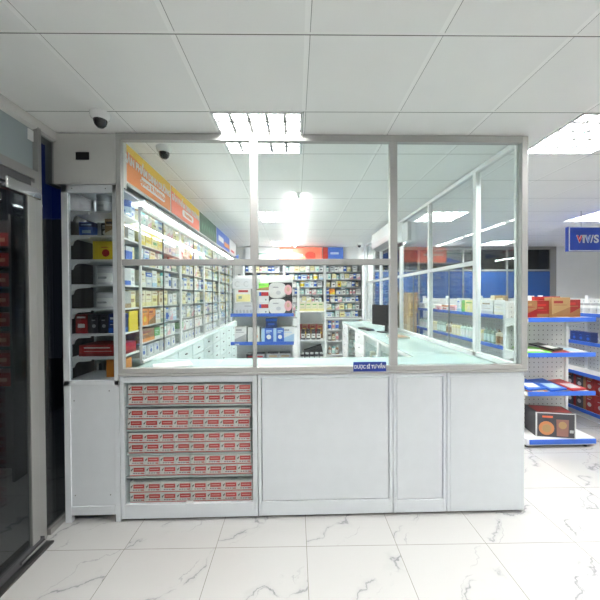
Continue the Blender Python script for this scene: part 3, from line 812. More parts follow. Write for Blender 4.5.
# goods under the glass
n = 0
for i in range(22):
    x = -1.15+i*.125
    if rnd.random() < .25 or x < -.26 or abs(x+.2575) < .09 or abs(x-.757) < .09 or abs(x-1.167) < .09: continue
    p = rnd.choice(CARTONS)
    oo = place(p, x, YF+.13+rnd.uniform(0, .22), 1.0005+p['d'], 0, f"{p['col']} carton lying flat under the glass worktop, {ordinal(n)} from tall cabinet", 'cartons under the glass worktop')
    oo.rotation_euler = (R(-90), 0, 0); oo.location = (x, oo.location[1], 1.021 if x < -.26 else 1.001); n += 1

# ------------------------------------------------------------------ glazed partition, front
t = thing('glazed_partition', 'white aluminium glazed screen across the front of the booth', 'glass partition', (0, YF, 1.09))
o = (0, YF, 1.09)
def bar(name, *a): return MB(o).box(*a).build(name, ALU, t, .003)
PY0, PY1 = YF-.01, YF+.035
bar('post', XL, XL+.035, PY0, PY1, 1.09, 2.85)
bar('post', XR-.047, XR, PY0, PY1, 1.09, 2.85)
bar('post', -.302, -.245, PY0, PY1, 1.93, 2.80)
bar('post', .735, .790, PY0, PY1, 1.135, 2.80)
bar('post', -.290, -.262, PY0+.005, PY1, 1.135, 1.89)
bar('rail', XL+.035, XR-.047, PY0, PY1, 2.80, 2.85)
bar('rail', XL+.035, XR-.047, PY0-.004, PY1+.004, 1.10, 1.135)
bar('rail', XL, XR, PY0-.006, PY1, 1.08, 1.098)
bar('rail', XL+.035, .735, PY0, PY1, 1.89, 1.935)
for (a, c, z0, z1) in ((XL+.035, -.302, 1.935, 2.80), (-.245, .735, 1.935, 2.80), (XL+.035, -.29, 1.135, 1.89), (-.262, .735, 1.135, 1.89), (.79, XR-.047, 1.135, 2.80)):
    MB(o).box(a, c, YF+.008, YF+.014, z0, z1).build('glass_pane', GLASS if a < .7 else GLASS_SIDE, t)

# side partition
PX = 1.735
t = thing('glazed_partition', 'white glazed side screen running back from the booth corner to back wall', 'glass partition', (PX, YF+.04, 0))
o = (PX, YF+.04, 0)
def bar(name, *a): return MB(o).box(*a).build(name, WHITEG, t, .003)
posts = [2.99, 4.0, 5.05, 6.2, 7.35]
for i, y in enumerate(posts): bar('post', PX-.02, PX+.03, y-.025, y+.025, 1.06, 2.80)
bar('post', PX-.01, PX+.03, YF+.04, YF+.065, 1.06, 2.80)
bar('rail', PX-.02, PX+.03, YF+.04, 7.42, 2.80, 2.84); bar('rail', PX-.02, PX+.03, YF+.04, 7.42, 1.09, 1.13)
bar('rail', PX-.02, PX+.03, posts[0]+.025, 7.33, 1.945, 1.985)
MB(o).box(PX-.02, PX+.03, 2.98, 7.42, 0, 1.09).build('lower_panel', ALU2, t)
ys = [YF+.065]+posts
for i in range(len(ys)-1):
    a, c = ys[i]+(.025 if i else 0), ys[i+1]-.025
    if i == 0: MB(o).box(PX, PX+.006, a, c, 1.13, 2.80).build('glass_pane', GLASS_SIDE, t)
    else:
        MB(o).box(PX, PX+.006, a, c, 1.985, 2.80).build('glass_pane', GLASS_SIDE, t)
        p = MB(o).box(PX, PX+.006, a, (a+c)/2+.02, 1.13, 1.945).build('glass_pane', GLASS_SIDE, t)
        MB(o).box(PX-.008, PX, (a+c)/2, (a+c)/2+.012, 1.13, 1.945).build('pane_edge', mat('seam_grey', (.2, .22, .23), .4), p)
        MB(o).box(PX-.009, PX-.003, (a+c)/2, c, 1.13, 1.945).build('glass_pane', GLASS_SIDE, t)
# white corner post at the far end
c = MB().box(1.665, 1.71, 7.28, 7.335, 1.09, 2.82).build('corner_post', WHITEG, None, .003); tag(c, 'white square post in the far corner of booth beside shelves', 'post')

# ------------------------------------------------------------------ right interior glass counters
CX0, CX1 = 1.15, 1.705
def glass_counter(y0, y1, label, kind):
    t = thing('glass_counter', label, 'counter', (CX0, y0, 0), 0, 'glass counters along the side screen')
    o = (CX0, y0, 0)
    f = MB(o)
    for y in (y0, y1-.035):
        f.box(CX0, CX0+.035, y, y+.035, 0, 1.04); f.box(CX1-.03, CX1, y, y+.035, 0, 1.04)
    f.box(CX0, CX0+.035, y0, y1, 1.04, 1.075); f.box(CX1-.03, CX1, y0, y1, 1.04, 1.075); f.box(CX0+.035, CX1-.03, y0, y0+.03, 1.04, 1.075); f.box(CX0+.035, CX1-.03, y1-.03, y1, 1.04, 1.075)
    f.box(CX0, CX0+.03, y0+.035, y1-.035, .08, .13)
    f.build('frame', WHITEG, t, .002)
    MB(o).box(CX0-.005, CX1, y0, y1, 1.077, 1.085).build('glass_top', GLASS_TOP, t)
    MB(o).box(CX1-.03, CX1-.02, y0+.035, y1-.035, .08, 1.04).build('back_panel', WHITE, t)
    MB(o).box(CX0+.03, CX1-.03, y0+.035, y1-.035, .09, .12).build('bottom_panel', WHITE, t)
    MB(o).box(CX0+.04, CX1-.035, y0+.035, y1-.035, .62, .635).build('shelf', GLASS_TOP if kind else WHITEG, t)
    if kind == 0:
        MB(o).box(CX0+.012, CX0+.018, y0+.035, y1-.035, .13, 1.04).build('front_glass', GLASS_CAB, t)
    else:
        ym = y0+(y1-y0)*.55
        MB(o).box(CX0+.012, CX0+.018, y0+.035, ym, .13, 1.04).build('front_glass', GLASS_CAB, t)
        MB(o).box(CX0+.002, CX0+.03, ym, ym+.03, .13, 1.04).build('mullion', WHITEG, t)
        for i in range(5):
            d = MB(o).box(CX0, CX0+.02, ym+.034, y1-.04, .15+i*.178, .315+i*.178).build('drawer', WHITEG, t, .002)
            MB(o).box(CX0-.014, CX0, (ym+y1)/2-.02, (ym+y1)/2+.02, .24+i*.178, .252+i*.178).build('handle', DARK, d)
    n = 0; 
    for lv, z in enumerate((.12, .635)):
        y = y0+.08
        while y < (y1-.12 if kind == 0 else y0+(y1-y0)*.5):
            p = pick((6, 3, 1), .2)
            place(p, CX0+.09+(p['w']/2 if p['kind'] != 'medicine_carton' else 0), y+p['w']/2, z, R(-90), f"{p['col']} {NOUN[p['kind']][0]}, {ordinal(n)} inside the {label.split()[0]} glass counter's {['lower','upper'][lv]} level", 'goods in the glass counters')
            y += p['w']+rnd.uniform(.02, .08); n += 1
glass_counter(2.99, 4.28, 'nearest white-framed glass counter along the side screen', 0)
glass_counter(4.29, 5.78, 'middle white-framed glass counter, below the computer monitor', 1)
glass_counter(5.79, 7.26, 'farthest white-framed glass counter with drawers, near the back shelves', 1)

# computer
t = thing('computer_monitor', 'black computer monitor standing on the side glass counter', 'monitor', (1.47, 5.0, 1.086), R(-62))
MB().prism([(-.11, -.08), (.11, -.08), (.13, .08), (-.13, .08)], 0, .012, 'z').build('base', BLACK, t, .003)
MB().prism([(-.03, .0), (.03, .0), (.025, .25), (-.025, .25)], .01, .035, 'y').build('stand', BLACK, t)
sc_ = MB().box(-.27, .27, -.035, 0.005, .11, .43).build('screen', BLACK, t, .006)
MB().box(-.26, .26, -.037, -.035, .125, .42).build('display', mat('screen_off', (.010, .010, .011), .5, 0, .2), sc_)
MB().lathe([(.012, 0.003), (.012, .008)], 0, 0, .27, 10, axis='y').build('badge', mat('badge_grey', (.3, .3, .3), .4), sc_)
t = thing('keyboard', 'black computer keyboard in front of the monitor', 'keyboard', (1.26, 5.42, 1.086), R(-80))
MB().box(-.2, .2, -.065, .065, 0, .018).build('case', BLACK, t, .004)
kk = MB()
for r_ in range(5):
    for c_ in range(14): kk.box(-.188+c_*.027, -.188+c_*.027+.023, -.055+r_*.023, -.055+r_*.023+.019, .018, .024)
kk.build('keys', DARK, t)
t = thing('brochure_stack', 'dark printed brochures on the side counter nearer than monitor', 'brochures', (1.45, 4.35, 1.086), R(10))
MB().box(-.1, .1, -.14, .14, 0, .02).build('pages', P('white'), t); MB().box(-.1, .1, -.14, .14, .02, .023).build('cover', P('brown'), t)

# blue consulting sign on the worktop
t = thing('counter_sign', 'small blue plaque with white lettering on the bottom rail of front glass', 'sign', (.577, YF-.022, 1.099))
MB().box(-.122, .122, 0, .006, 0, .070).build('board', mat('sign_navy', (.01, .035, .26), .3), t)
lettering('lettering', 'DƯỢC SĨ TƯ VẤN', .036, WHITEG, t, (0, -.001, .033), (R(90), 0, 0), .0008, .0008, sx=.80)

# small things on the worktop
for k, (xx, ll) in enumerate(((-1.20, 'flat black stapler on the worktop touching the tall cabinet side'), (-1.09, 'flat black tape holder on the worktop near the display cabinet end'))):
    t = thing(['stapler', 'tape_holder'][k], ll, ['stapler', 'tape holder'][k], (xx, YF+.085, 1.089))
    MB().prism([(-.035, 0), (.035, 0), (.035, .008), (.02, .016), (-.03, .018), (-.035, .01)], -.015, .015, 'y').build('body', BLACK, t)
    MB().box(-.03, .02, -.010, .010, .017, .022).build('top_plate', CHROME, t)
t = thing('paper_sheet', 'white paper sheets lying on the worktop beside the wall cabinets', 'paper', (-1.0, YF+.33, 1.089), R(25))
MB().box(-.15, .15, -.1, .1, 0, .004).build('sheets', WHITEG, t)

# air conditioner
t = thing('air_conditioner', 'white split air conditioner high on the side screen', 'air conditioner', (1.70, 4.85, 2.47))
MB().prism([(0, 0), (-.13, 0), (-.21, .05), (-.225, .12), (-.22, .30), (0, .30)], 0, 1.05, 'y').build('casing', WHITEG, t, .008)
MB().prism([(-.12, -.004), (-.205, .044), (-.21, .036), (-.125, -.012)], .05, 1.0, 'y').build('air_flap', mat('flap_grey', (.25, .26, .27), .4), t)
MB().box(-.03, -.005, .0, 1.0, -.05, .0).build('mounting_plate', DARK, t)
bx = MB((1.66, 4.60, 2.5)).box(1.655, 1.71, 4.55, 4.78, 2.45, 2.72).build('switch_box', mat('box_grey', (.6, .62, .62), .4), None, .004); tag(bx, 'grey-white electrical box on the side screen beside the air conditioner', 'electrical box')

# ------------------------------------------------------------------ middle gondola inside the booth
def gondola_inside():
    x0, x1, yf, yb = -.87, .03, 4.60, 4.95
    o = (x0, yf, 0)
    t = thing('shop_shelf', 'small blue-edged shelf unit in the middle of the booth', 'shelf unit', o)
    MB(o).box(x0+.03, x1-.03, yb-.02, yb, .1, 1.98).build('back_panel', mat('pegboard_white', (.72, .73, .73), .5), t)
    for x in (x0+.07, x1-.03): MB(o).box(x-.02, x+.02, yb, yb+.04, 0, 2.0).build('upright', DARK if x < -.3 else WHITEG, t)
    for z in (.12, .58, 1.0, 1.405):
        s = MB(o).box(x0, x1, yf, yb-.02, z-.025, z-.005).build('shelf', WHITE, t)
        MB(o).box(x0, x1, yf-.012, yf, z-.035, z+.012).build('price_rail', BLUE, s)
    MB(o).box(x0+.06, x0+.12, yf-.016, yf-.012, .97, .985).build('price_tag', WHITE, t)
    MB(o).box(x0, x1, yf+.02, yb, 0, .085).build('plinth', WHITE, t)
gondola_inside()
G = 'goods on the middle shelf unit'
def mug_print(t):
    m = MB()
    for i in range(3):
        cx = -.13+i*.13
        pts = []
        for a in range(15): an = R(40+280*a/14); pts.append((cx+.04*math.cos(an), .07+.04*math.sin(an)))
        for a in range(14, -1, -1): an = R(40+280*a/14); pts.append((cx+.03*math.cos(an), .07+.03*math.sin(an)))
        for a in range(14): 
            q = [pts[a], pts[a+1], pts[28-a], pts[29-a]]
            m.prism(q, -.0015, 0, 'y')
    m.build('ring_print', P('grey'), t)
t = thing('display_box', 'pale grey box with three ring prints, topmost on middle shelf unit', 'box', (-.66, 4.72, 1.77), 0, G); MB().box(-.2, .18, 0, .15, 0, .15).build('carton', P('silver'), t); mug_print(t)
t = thing('display_box', 'yellow and white box with red title on the middle shelf unit', 'box', (-.70, 4.68, 1.575), 0, G)
MB().box(-.11, .11, 0, .15, 0, .19).build('carton', P('white'), t); MB().box(-.10, .10, -.002, 0, .01, .115).build('yellow_panel', P('pale yellow'), t)
MB().box(-.07, .07, -.002, 0, .145, .175).build('title_bar', P('red'), t); MB().box(-.07, -.02, -.004, -.002, .05, .09).build('picture_print', P('grey-green'), t)
t = thing('display_box', 'pale grey box with dark ink print below the yellow box', 'box', (-.68, 4.66, 1.40), 0, G)
MB().box(-.15, .13, 0, .18, 0, .165).build('carton', P('silver'), t)
m = MB(); [m.prism([(-.12+i*.05, .02), (-.09+i*.05, .02), (-.10+i*.05, .07), (-.125+i*.05, .06)], -.002, 0, 'y') for i in range(5)]; m.box(0, .1, -.002, 0, .11, .13); m.build('ink_print', P('grey'), t)
for lv, z in enumerate((1.40, 1.575)):
    t = thing('display_box', f"narrow white box with red panel, {['lower','upper'][lv]} of two beside round-lid packs", 'box', (-.40, 4.66, z), 0, G)
    MB().box(-.07, .07, 0, .18, 0, .17).build('carton', P('white'), t); MB().box(-.04, .065, -.002, 0, .09, .145).build('red_panel', P('red'), t); MB().box(-.068, -.04, -.002, 0, .09, .145).build('blue_panel', P('blue'), t); MB().box(.02, .035, -.002, 0, .025, .045).build('mark', P('dark'), t)
for lv, z in enumerate((1.40, 1.63)):
    t = thing('ring_pillow_pack', f"white pack with a big rounded lid and portrait print, {['lower','upper'][lv]} one", 'pack', (-.17, 4.66, z), 0, G)
    MB().box(-.16, .18, .012, .2, 0, .228).build('carton', P('black'), t)
    pts = [(-.035+.125*math.copysign(abs(math.cos(a/24*6.283))**.6, math.cos(a/24*6.283)), .113+.112*math.copysign(abs(math.sin(a/24*6.283))**.6, math.sin(a/24*6.283))) for a in range(24)]
    MB().prism(pts, 0, .012, 'y').build('lid_print', P('white'), t)
    MB().box(-.10, -.02, -.002, 0, .15, .165).build('title_bar', P('grey'), t)
    MB().prism([(-.02+.035*math.cos(a/12*6.283), .08+.03*math.sin(a/12*6.283)) for a in range(12)], -.002, 0, 'y').build('ring_print', P('silver'), t)
    MB().prism([(.12+.055*math.cos(a/16*6.283), .12+.075*math.sin(a/16*6.283)) for a in range(16)], -.002, .012, 'y').build('portrait_frame', P('pink'), t)
    MB().prism([(.12+.025*math.cos(a/12*6.283), .13+.035*math.sin(a/12*6.283)) for a in range(12)], -.004, -.002, 'y').build('portrait_print', mat('skin_print', (.62, .40, .30), .5), t)
simple_carton(.24, .12, .10, 'bright green', 'tan', 'green', 3, -.42, 4.74, 1.745+.005, 0, 'bright green flat box on top of the narrow white boxes', G)
simple_carton(.17, .14, .23, 'white', 'grey', 'grey', 3, -.74, 4.66, .995, 0, 'white box with grey sketch at post end of the middle shelf', G)
simple_carton(.17, .14, .22, 'white', 'white', 'orange', 1, -.55, 4.66, .995, 0, 'white box with an orange picture on the middle shelf unit', G)
simple_carton(.17, .14, .20, 'blue', 'pale blue', 'white', 1, -.355, 4.66, .995, 0, 'blue box with white disc nearer the orange picture box', G)
simple_carton(.15, .14, .20, 'blue', 'pale blue', 'white', 1, -.19, 4.66, .995, 0, 'blue box with white disc touching the tall white box', G)
simple_carton(.18, .14, .22, 'white', 'pale blue', 'grey', 3, -.055+.0, 4.68, .995, 0, 'tall white box with pale blue corner, end of middle shelf', G)
simple_carton(.16, .12, .14, 'navy', 'blue', 'blue', 2, -.30, 4.70, 1.197, 0, 'navy box stacked over the blue boxes', G)
simple_carton(.20, .16, .14, 'navy', 'navy', 'blue', 2, -.75+.0, 4.70, .575, 0, 'navy box on the lower shelf of the middle shelf unit', G)
for i, (c_, x) in enumerate((('grey', -.62), ('dark', -.50), ('dark', -.30), ('dark', -.12))):
    simple_carton(.16 if i else .12, .15, .25, c_, 'dark' if c_ == 'grey' else 'grey', 'tan' if i > 1 else 'red', 2, x+.02, 4.68+(.02 if i > 1 else 0), .575, 0, ['grey box nearest the navy box on the lower shelf', 'dark box with red print on the lower shelf', 'dark box with tan print behind the small white box pair', 'dark box with tan print at the lower shelf end'][i], G)

# ------------------------------------------------------------------ white rack next to it
x0, x1, yf, yb = .085, .50, 4.62, 5.0
o = (x0, yf, 0)
t = thing('display_rack', 'white rack of bottles beside the blue-edged shelf unit', 'rack', o)
f = MB(o)
f.box(x0-.005, x0+.03, yf, yf+.03, 0, 1.80); f.box(x1-.03, x1, yf, yf+.03, 0, 1.45); f.box(x0, x0+.03, yb-.03, yb, 0, 1.80); f.box(x1-.03, x1, yb-.03, yb, 0, 1.45)
f.box(x0+.03, x1-.03, yb-.015, yb, .1, 1.45)
f.build('frame', WHITEG, t, .002)
RZ = [.40, .72, 1.03, 1.44]
for z in RZ: MB(o).box(x0+.005, x1-.005, yf+.005, yb-.005, z-.018, z).build('shelf', WHITEG, t)
for i in range(4):
    simple_round('syrup_bottle', .030, .15, 'dark', 'white', 'black', .165+i*.075, 4.68, RZ[2], f"black bottle with white label, {ordinal(i)} from the blue-edged unit on white rack", 'black bottles on the white rack')
for i in range(3):
    simple_carton(.11, .08, .21, 'brown', 'dark red', 'yellow', 1, .18+i*.115, 4.80, RZ[2], 0, f'brown-red box behind the black bottles, {ordinal(i)} from the blue-edged unit', 'brown boxes on the white rack')
for i in range(4):
    simple_carton(.085, .08, .13, 'cream', 'pale yellow', 'green', 0, .16+i*.09, 4.70, RZ[3], 0, f'cream box, {ordinal(i)} along the top of the white rack', 'cream boxes on the white rack')
for i in range(3):
    simple_carton(.12, .08, .12, 'white', 'pale blue', 'blue', 2, .17+i*.125, 4.82, RZ[3]+.0, 0, f'white box with blue band behind the cream boxes, {ordinal(i)} along', 'white boxes on the white rack')
t = thing('camera_bag', 'black soft bag on the lower shelf of the white rack', 'bag', (.30, 4.80, RZ[1]), 0)
MB().prism([(-.15, 0), (.15, 0), (.16, .10), (.14, .21), (.02, .18), (-.12, .13), (-.16, .05)], -.07, .07, 'y').build('pouch', DARK, t, .015)
MB().prism([(-.12, .13), (.14, .215), (.14, .225), (-.12, .14)], -.02, .02, 'y').build('strap', BLACK, t)
for i in range(5):
    simple_round('syrup_bottle', .028, .12, 'dark', 'silver', 'silver', .15+i*.07, 4.665, RZ[1], f'small silver-capped bottle, {ordinal(i)} along, in front of the black bag', 'small bottles before the black bag')
for i in range(6):
    simple_round('syrup_bottle', .026, .12, 'grey', 'pale blue', 'dark', .14+i*.06, 4.665, RZ[0], f'grey bottle, {ordinal(i)} along the bottom shelf of the white rack', 'grey bottles on the bottom of white rack')

# ------------------------------------------------------------------ security cameras
def dome(x, y, label, r=.058):
    t = thing('security_camera', label, 'security camera', (x, y, ZC), 0, 'white dome security cameras')
    MB().lathe([(r*1.05, 0), (r*1.05, -.012), (r*.98, -.03), (r*.72, -.045), (r*.55, -.05)], n=28).build('housing', WHITEG, t)
    MB().lathe([(r*.72, -.040), (r*.70, -.055), (r*.58, -.075), (r*.34, -.090), (.002, -.095)], n=24).build('lens_dome', mat('smoked_dome', (.02, .02, .022), .08), t)
dome(-1.235, 2.15, 'white dome security camera on the ceiling outside the booth')
dome(-1.01, 2.62, 'white dome security camera on the ceiling just behind the front glass')
dome(1.55, 7.3, 'small dome security camera far back near the corner post', .05)

# ------------------------------------------------------------------ left entrance: aluminium and dark glass
XG = -1.72
# window strip above the door
d = MB()
d.box(XG-.03, XG+.03, .6, 2.25, 2.44, 2.50); d.box(XG-.03, XG+.03, 2.22, 2.25, 2.5, 2.80)
tw = d.build('window_2', DOORALU); tag(tw, kind='structure')
MB().box(XG-.012, XG-.004, .6, 2.22, 2.50, 2.82).build('window_pane', mat('frosted_panel', (.30, .35, .37), .35), tw)
lb = MB().box(XG-.004, XG+.004, 2.18, 2.22, 2.70, 2.77).build('switch_plate', WHITE); tag(lb, 'small white plate on the frosted strip above the entrance', 'plate')
tag(MB().prism([(XG+.03, 2.85), (XG+.03, 2.79), (XG-.06, 2.76), (XG-.06, 2.85)], .6, 2.395, 'y').build('trim_1', mat('cornice_white', (.62, .62, .60), .5)), kind='structure')
# fixed frame
d = MB()
for y in (2.19, ): d.box(XG-.03, XG+.03, y, y+.06, 0, 2.44)
d.box(XG-.03, XG+.03, .6, .68, 0, 2.44)
d.box(XG-.03, XG+.03, 2.285, 2.95, 0, .04)
fr = d.build('door_1', DOORALU); tag(fr, kind='structure')
MB().box(XG-.006, XG+.006, 2.25, 2.95, .04, 2.85).build('side_light', GLASS_DARK, fr)
# swing door leaf of frameless dark glass with patch fittings
t = thing('glass_door', 'dark glass entrance door with an aluminium edge beside tall cabinet', 'door', (XG+.05, 1.2, 0))
o = (XG+.05, 1.2, 0)
MB(o).box(XG+.044, XG+.056, .75, 2.12, .06, 2.40).build('glass_leaf', GLASS_DARK, t)
MB(o).box(XG+.035, XG+.065, 2.09, 2.15, .03, 2.40).build('edge_stile', DOORALU, t, .003)
MB(o).box(XG+.035, XG+.068, .75, 2.115, 2.34, 2.42).build('top_rail', DARK, t, .003)
MB(o).box(XG+.02, XG+.075, 1.93, 2.19, 2.30, 2.37).build('hinge_bracket', CHROME, t, .006)
MB(o).box(XG+.03, XG+.07, .75, 2.18, .025, .075).build('bottom_rail', DARK, t, .003)
MB(o).box(XG+.07, XG+.085, 1.98, 2.17, .045, .06).build('foot_bolt', CHROME, t)
th = MB().box(XG-.08, XG+.10, .6, 2.22, 0.0, .012).build('trim_2', mat('threshold_dark', (.04, .04, .04), .4)); tag(th, kind='structure')

# outside at night
rect_plate('ground', -8, -1.9, -4.5, 9, -.12, -.01, mat('night_ground', (.10, .10, .10), .5))
tt = thing('street_sign', 'blue outdoor sign board standing in the dark beyond the entrance', 'sign', (-3.0, 4.0, 0))
MB().box(-.15, .40, 0, .05, 2.62, 3.9).build('board', mat('sign_board_blue', (.01, .04, .35), .4, emit=.06), tt)
for q in (-.1, .3): MB().box(q, q+.05, .05, .1, 0, 2.7).build('leg', DOORALU, tt)
# rack of red packs added outside, standing in for a reflection in the glass
x0, x1, yr = -3.25, -2.50, 2.95; o = (x0, yr, 0)
t = thing('reflection_rack', 'added dark rack of red packs standing in for a reflection in entrance glass', 'rack', o)
f = MB(o)
for xx in (x0, x1-.02): f.box(xx, xx+.02, yr, yr+.25, 0, 2.4)
f.box(x0+.02, x1-.02, yr+.24, yr+.25, 0, 2.4)
f.build('frame', DARK, t)
for i in range(8): MB(o).box(x0+.02, x1-.02, yr, yr+.24, .85+i*.18, .86+i*.18).build('shelf', DARK, t)
for i in range(8):
    for j in range(3):
        xa = x0+.03+j*.235; z = .861+i*.18
        q = MB((xa, yr+.02, z)); q.box(xa, xa+.215, yr+.02, yr+.2, z, z+.12, 0); q.box(xa+.03, xa+.18, yr+.018, yr+.02, z+.04, z+.075, 1); q.box(xa+.03, xa+.11, yr+.018, yr+.02, z+.085, z+.10, 1)
        q = q.build('red_pack', [P('red'), mat('pack_print', (.7, .3, .2), .4)])
        tag(q, f"red pack, {ordinal(2-j)} from the door side, on the {ordinal(i)} shelf up of stand-in rack", 'pack', 'red packs on the added stand-in rack')
la = thing('outdoor_lamp', 'bright lamp seen high through the entrance glass', 'lamp', (-2.78, 2.80, 2.50))
MB().box(-.3, .3, -.05, .05, 0, .06).build('housing', DOORALU, la); MB().box(-.28, .28, -.035, .035, -.03, 0).build('lens', emis('street_lamp', (1, .97, .9), 9.0), la)

# ------------------------------------------------------------------ shop shelving on the right
def node_peg():
    m = bpy.data.materials.new('pegboard'); m.use_nodes = True
    nt = m.node_tree; N = nt.nodes; L = nt.links; b = N['Principled BSDF']
    tc = N.new('ShaderNodeTexCoord')
    sc = N.new('ShaderNodeVectorMath'); sc.operation = 'SCALE'; sc.inputs['Scale'].default_value = 1/.055; L.new(tc.outputs['Object'], sc.inputs[0])
    fr = N.new('ShaderNodeVectorMath'); fr.operation = 'FRACTION'; L.new(sc.outputs[0], fr.inputs[0])
    su = N.new('ShaderNodeVectorMath'); su.operation = 'SUBTRACT'; su.inputs[1].default_value = (.5, .5, .5); L.new(fr.outputs[0], su.inputs[0])
    sp = N.new('ShaderNodeSeparateXYZ'); L.new(su.outputs[0], sp.inputs[0])
    ab = []
    for i in range(3):
        a = N.new('ShaderNodeMath'); a.operation = 'ABSOLUTE'; L.new(sp.outputs[i], a.inputs[0])
        g = N.new('ShaderNodeMath'); g.operation = 'LESS_THAN'; g.inputs[1].default_value = .10; L.new(a.outputs[0], g.inputs[0]); ab.append(g.outputs[0])
    ge = N.new('ShaderNodeNewGeometry'); sn = N.new('ShaderNodeSeparateXYZ'); L.new(ge.outputs['Normal'], sn.inputs[0])
    a = N.new('ShaderNodeMath'); a.operation = 'ABSOLUTE'; L.new(sn.outputs[0], a.inputs[0])
    g = N.new('ShaderNodeMath'); g.operation = 'GREATER_THAN'; g.inputs[1].default_value = .5; L.new(a.outputs[0], g.inputs[0])
    mx = N.new('ShaderNodeMix'); mx.data_type = 'FLOAT'; L.new(g.outputs[0], mx.inputs[0]); L.new(ab[0], mx.inputs[2]); L.new(ab[1], mx.inputs[3])
    mu = N.new('ShaderNodeMath'); mu.operation = 'MULTIPLY'; L.new(mx.outputs[0], mu.inputs[0]); L.new(ab[2], mu.inputs[1])
    c = N.new('ShaderNodeMixRGB'); c.inputs[1].default_value = (.70, .71, .70, 1); c.inputs[2].default_value = (.10, .10, .10, 1)
    L.new(mu.outputs[0], c.inputs[0]); L.new(c.outputs[0], b.inputs['Base Color']); b.inputs['Roughness'].default_value = .45
    return m
PEG = node_peg()
# end unit facing the camera
x0, x1, yf, yb = 2.53, 3.29, 3.40, 3.78
o = (x0, yf, 0)
t = thing('shop_shelf', 'white pegboard end shelf with blue price rails outside the booth', 'shelf unit', o)
MB(o).box(x0+.02, x1-.02, yb-.02, yb, .1, 1.55).build('back_panel', PEG, t)
for q in (x0, x1-.03): MB(o).box(q, q+.03, yb-.04, yb+.01, 0, 1.58).build('upright', WHITEG, t)
SZ = [.11, .60, 1.02, 1.40]
for z in SZ[1:]:
    s = MB(o).box(x0, x1, yf+.01, yb-.02, z-.03, z-.006).build('shelf', WHITEG, t)
    MB(o).box(x0+.02, x1, yf-.005, yf+.01, z-.034, z+.014).build('price_rail', BLUE, s, .003)
    for q in (x0+.004, x1-.016): MB(o).prism([(yf+.03, z-.03), (yb-.03, z-.03), (yb-.03, z-.12)], q, q+.01, 'x').build('bracket', WHITEG, s)
s = MB(o).box(x0, x1, yf, yb-.02, .03, .105).build('base_deck', WHITEG, t, .003)
MB(o).box(x0+.03, x1, yf-.014, yf, .045, .095).build('price_rail', BLUE, s, .003)
for q in (x0+.03, x1-.08): MB(o).lathe([(.02, 0), (.012, .03)], q, yf+.04, 0, 10).build('foot', DARK, t)
# goods there
G = 'snack boxes on the top of the end shelf'
simple_carton(.15, .10, .20, 'brown', 'dark red', 'tan', 3, 2.66, 3.52, SZ[3]-.005, 0, 'brown snack box nearest the booth corner on end shelf top', G, 'snack_box', 'box')
simple_carton(.15, .10, .20, 'dark red', 'brown', 'red', 0, 2.815, 3.54, SZ[3]-.005, 0, 'dark red snack box between the brown and the tan one', G, 'snack_box', 'box')
simple_carton(.22, .10, .235, 'tan', 'brown', 'dark red', 3, 3.0, 3.51, SZ[3]-.005, R(4), 'tall tan snack box at the middle of end shelf top', G, 'snack_box', 'box')
simple_carton(.14, .10, .21, 'dark red', 'brown', 'red', 3, 3.195, 3.56, SZ[3]-.005, 0, 'red-brown snack box beside the tall tan box', G, 'snack_box', 'box')
simple_carton(.30, .05, .245, 'dark red', 'red', 'dark red', 2, 3.0, 3.70, SZ[3]-.005, 0, 'dark red flat box standing behind the tan snack box', G, 'snack_box', 'box')
def flat(name, cat, w, d, h, c, c2, x, y, z, rz, tilt, label, group):
    t = thing(name, label, cat, (x, y, z), rz, group); t.rotation_euler = (tilt, 0, rz)
    MB().box(-w/2, w/2, 0, d, 0, h).build('sleeve', P(c), t, .003); MB().prism([(-w*.35, d*.15), (w*.3, d*.1), (w*.35, d*.5), (-w*.3, d*.6)], h, h+.001, 'z').build('panel_print', P(c2), t)
G = 'flat packs on the end shelf'
flat('flat_pack', 'flat pack', .25, .10, .012, 'red', 'tan', 2.70, 3.405, SZ[3], 0, 0, 'red flat pack lying before the brown and red snack boxes', G)
flat('flat_pack', 'flat pack', .20, .10, .015, 'tan', 'cream', 2.96, 3.408, SZ[3], R(-3), 0, 'tan flat pack lying before the tall tan snack box', G)
flat('flat_pack', 'flat pack', .20, .13, .012, 'dark red', 'cream', 3.18, 3.41, SZ[3], R(8), 0, 'dark red flat pack at outer end of end shelf top', G)
flat('flat_pack', 'flat pack', .26, .27, .018, 'bright green', 'white', 2.69, 3.43, SZ[2], R(-6), R(4), 'bright green flat pack on the second shelf of the end shelf', G)
flat('flat_pack', 'flat pack', .20, .24, .014, 'red', 'tan', 2.93, 3.43, SZ[2], R(5), R(4), 'red flat pack beside the bright green one', G)
flat('flat_pack', 'flat pack', .20, .27, .016, 'silver', 'pale blue', 3.14, 3.43, SZ[2], R(10), R(6), 'silver-blue flat pack at outer end of the second shelf', G)
flat('flat_pack', 'flat pack', .19, .26, .014, 'black', 'white', 2.93, 3.46, SZ[2]+.030, R(24), R(8), 'black and white flat pack leaning on the red one', G)
flat('flat_pack', 'flat pack', .22, .27, .022, 'blue', 'white', 2.67, 3.43, SZ[1]+.02, R(9), R(8), 'blue flat pack with white panel nearest the booth corner', G)
flat('flat_pack', 'flat pack', .22, .28, .022, 'blue', 'pale blue', 2.91, 3.43, SZ[1]+.01, R(12), R(9), 'blue flat pack with pale panel, middle of the third shelf', G)
flat('flat_pack', 'flat pack', .20, .28, .018, 'red', 'silver', 3.14, 3.43, SZ[1]+.01, R(14), R(8), 'red flat pack with silver panel on the third shelf', G)
flat('flat_pack', 'flat pack', .2, .09, .012, 'orange', 'cream', 2.68, 3.405, SZ[1], 0, 0, 'thin orange flat pack under the nearest blue flat pack', G)
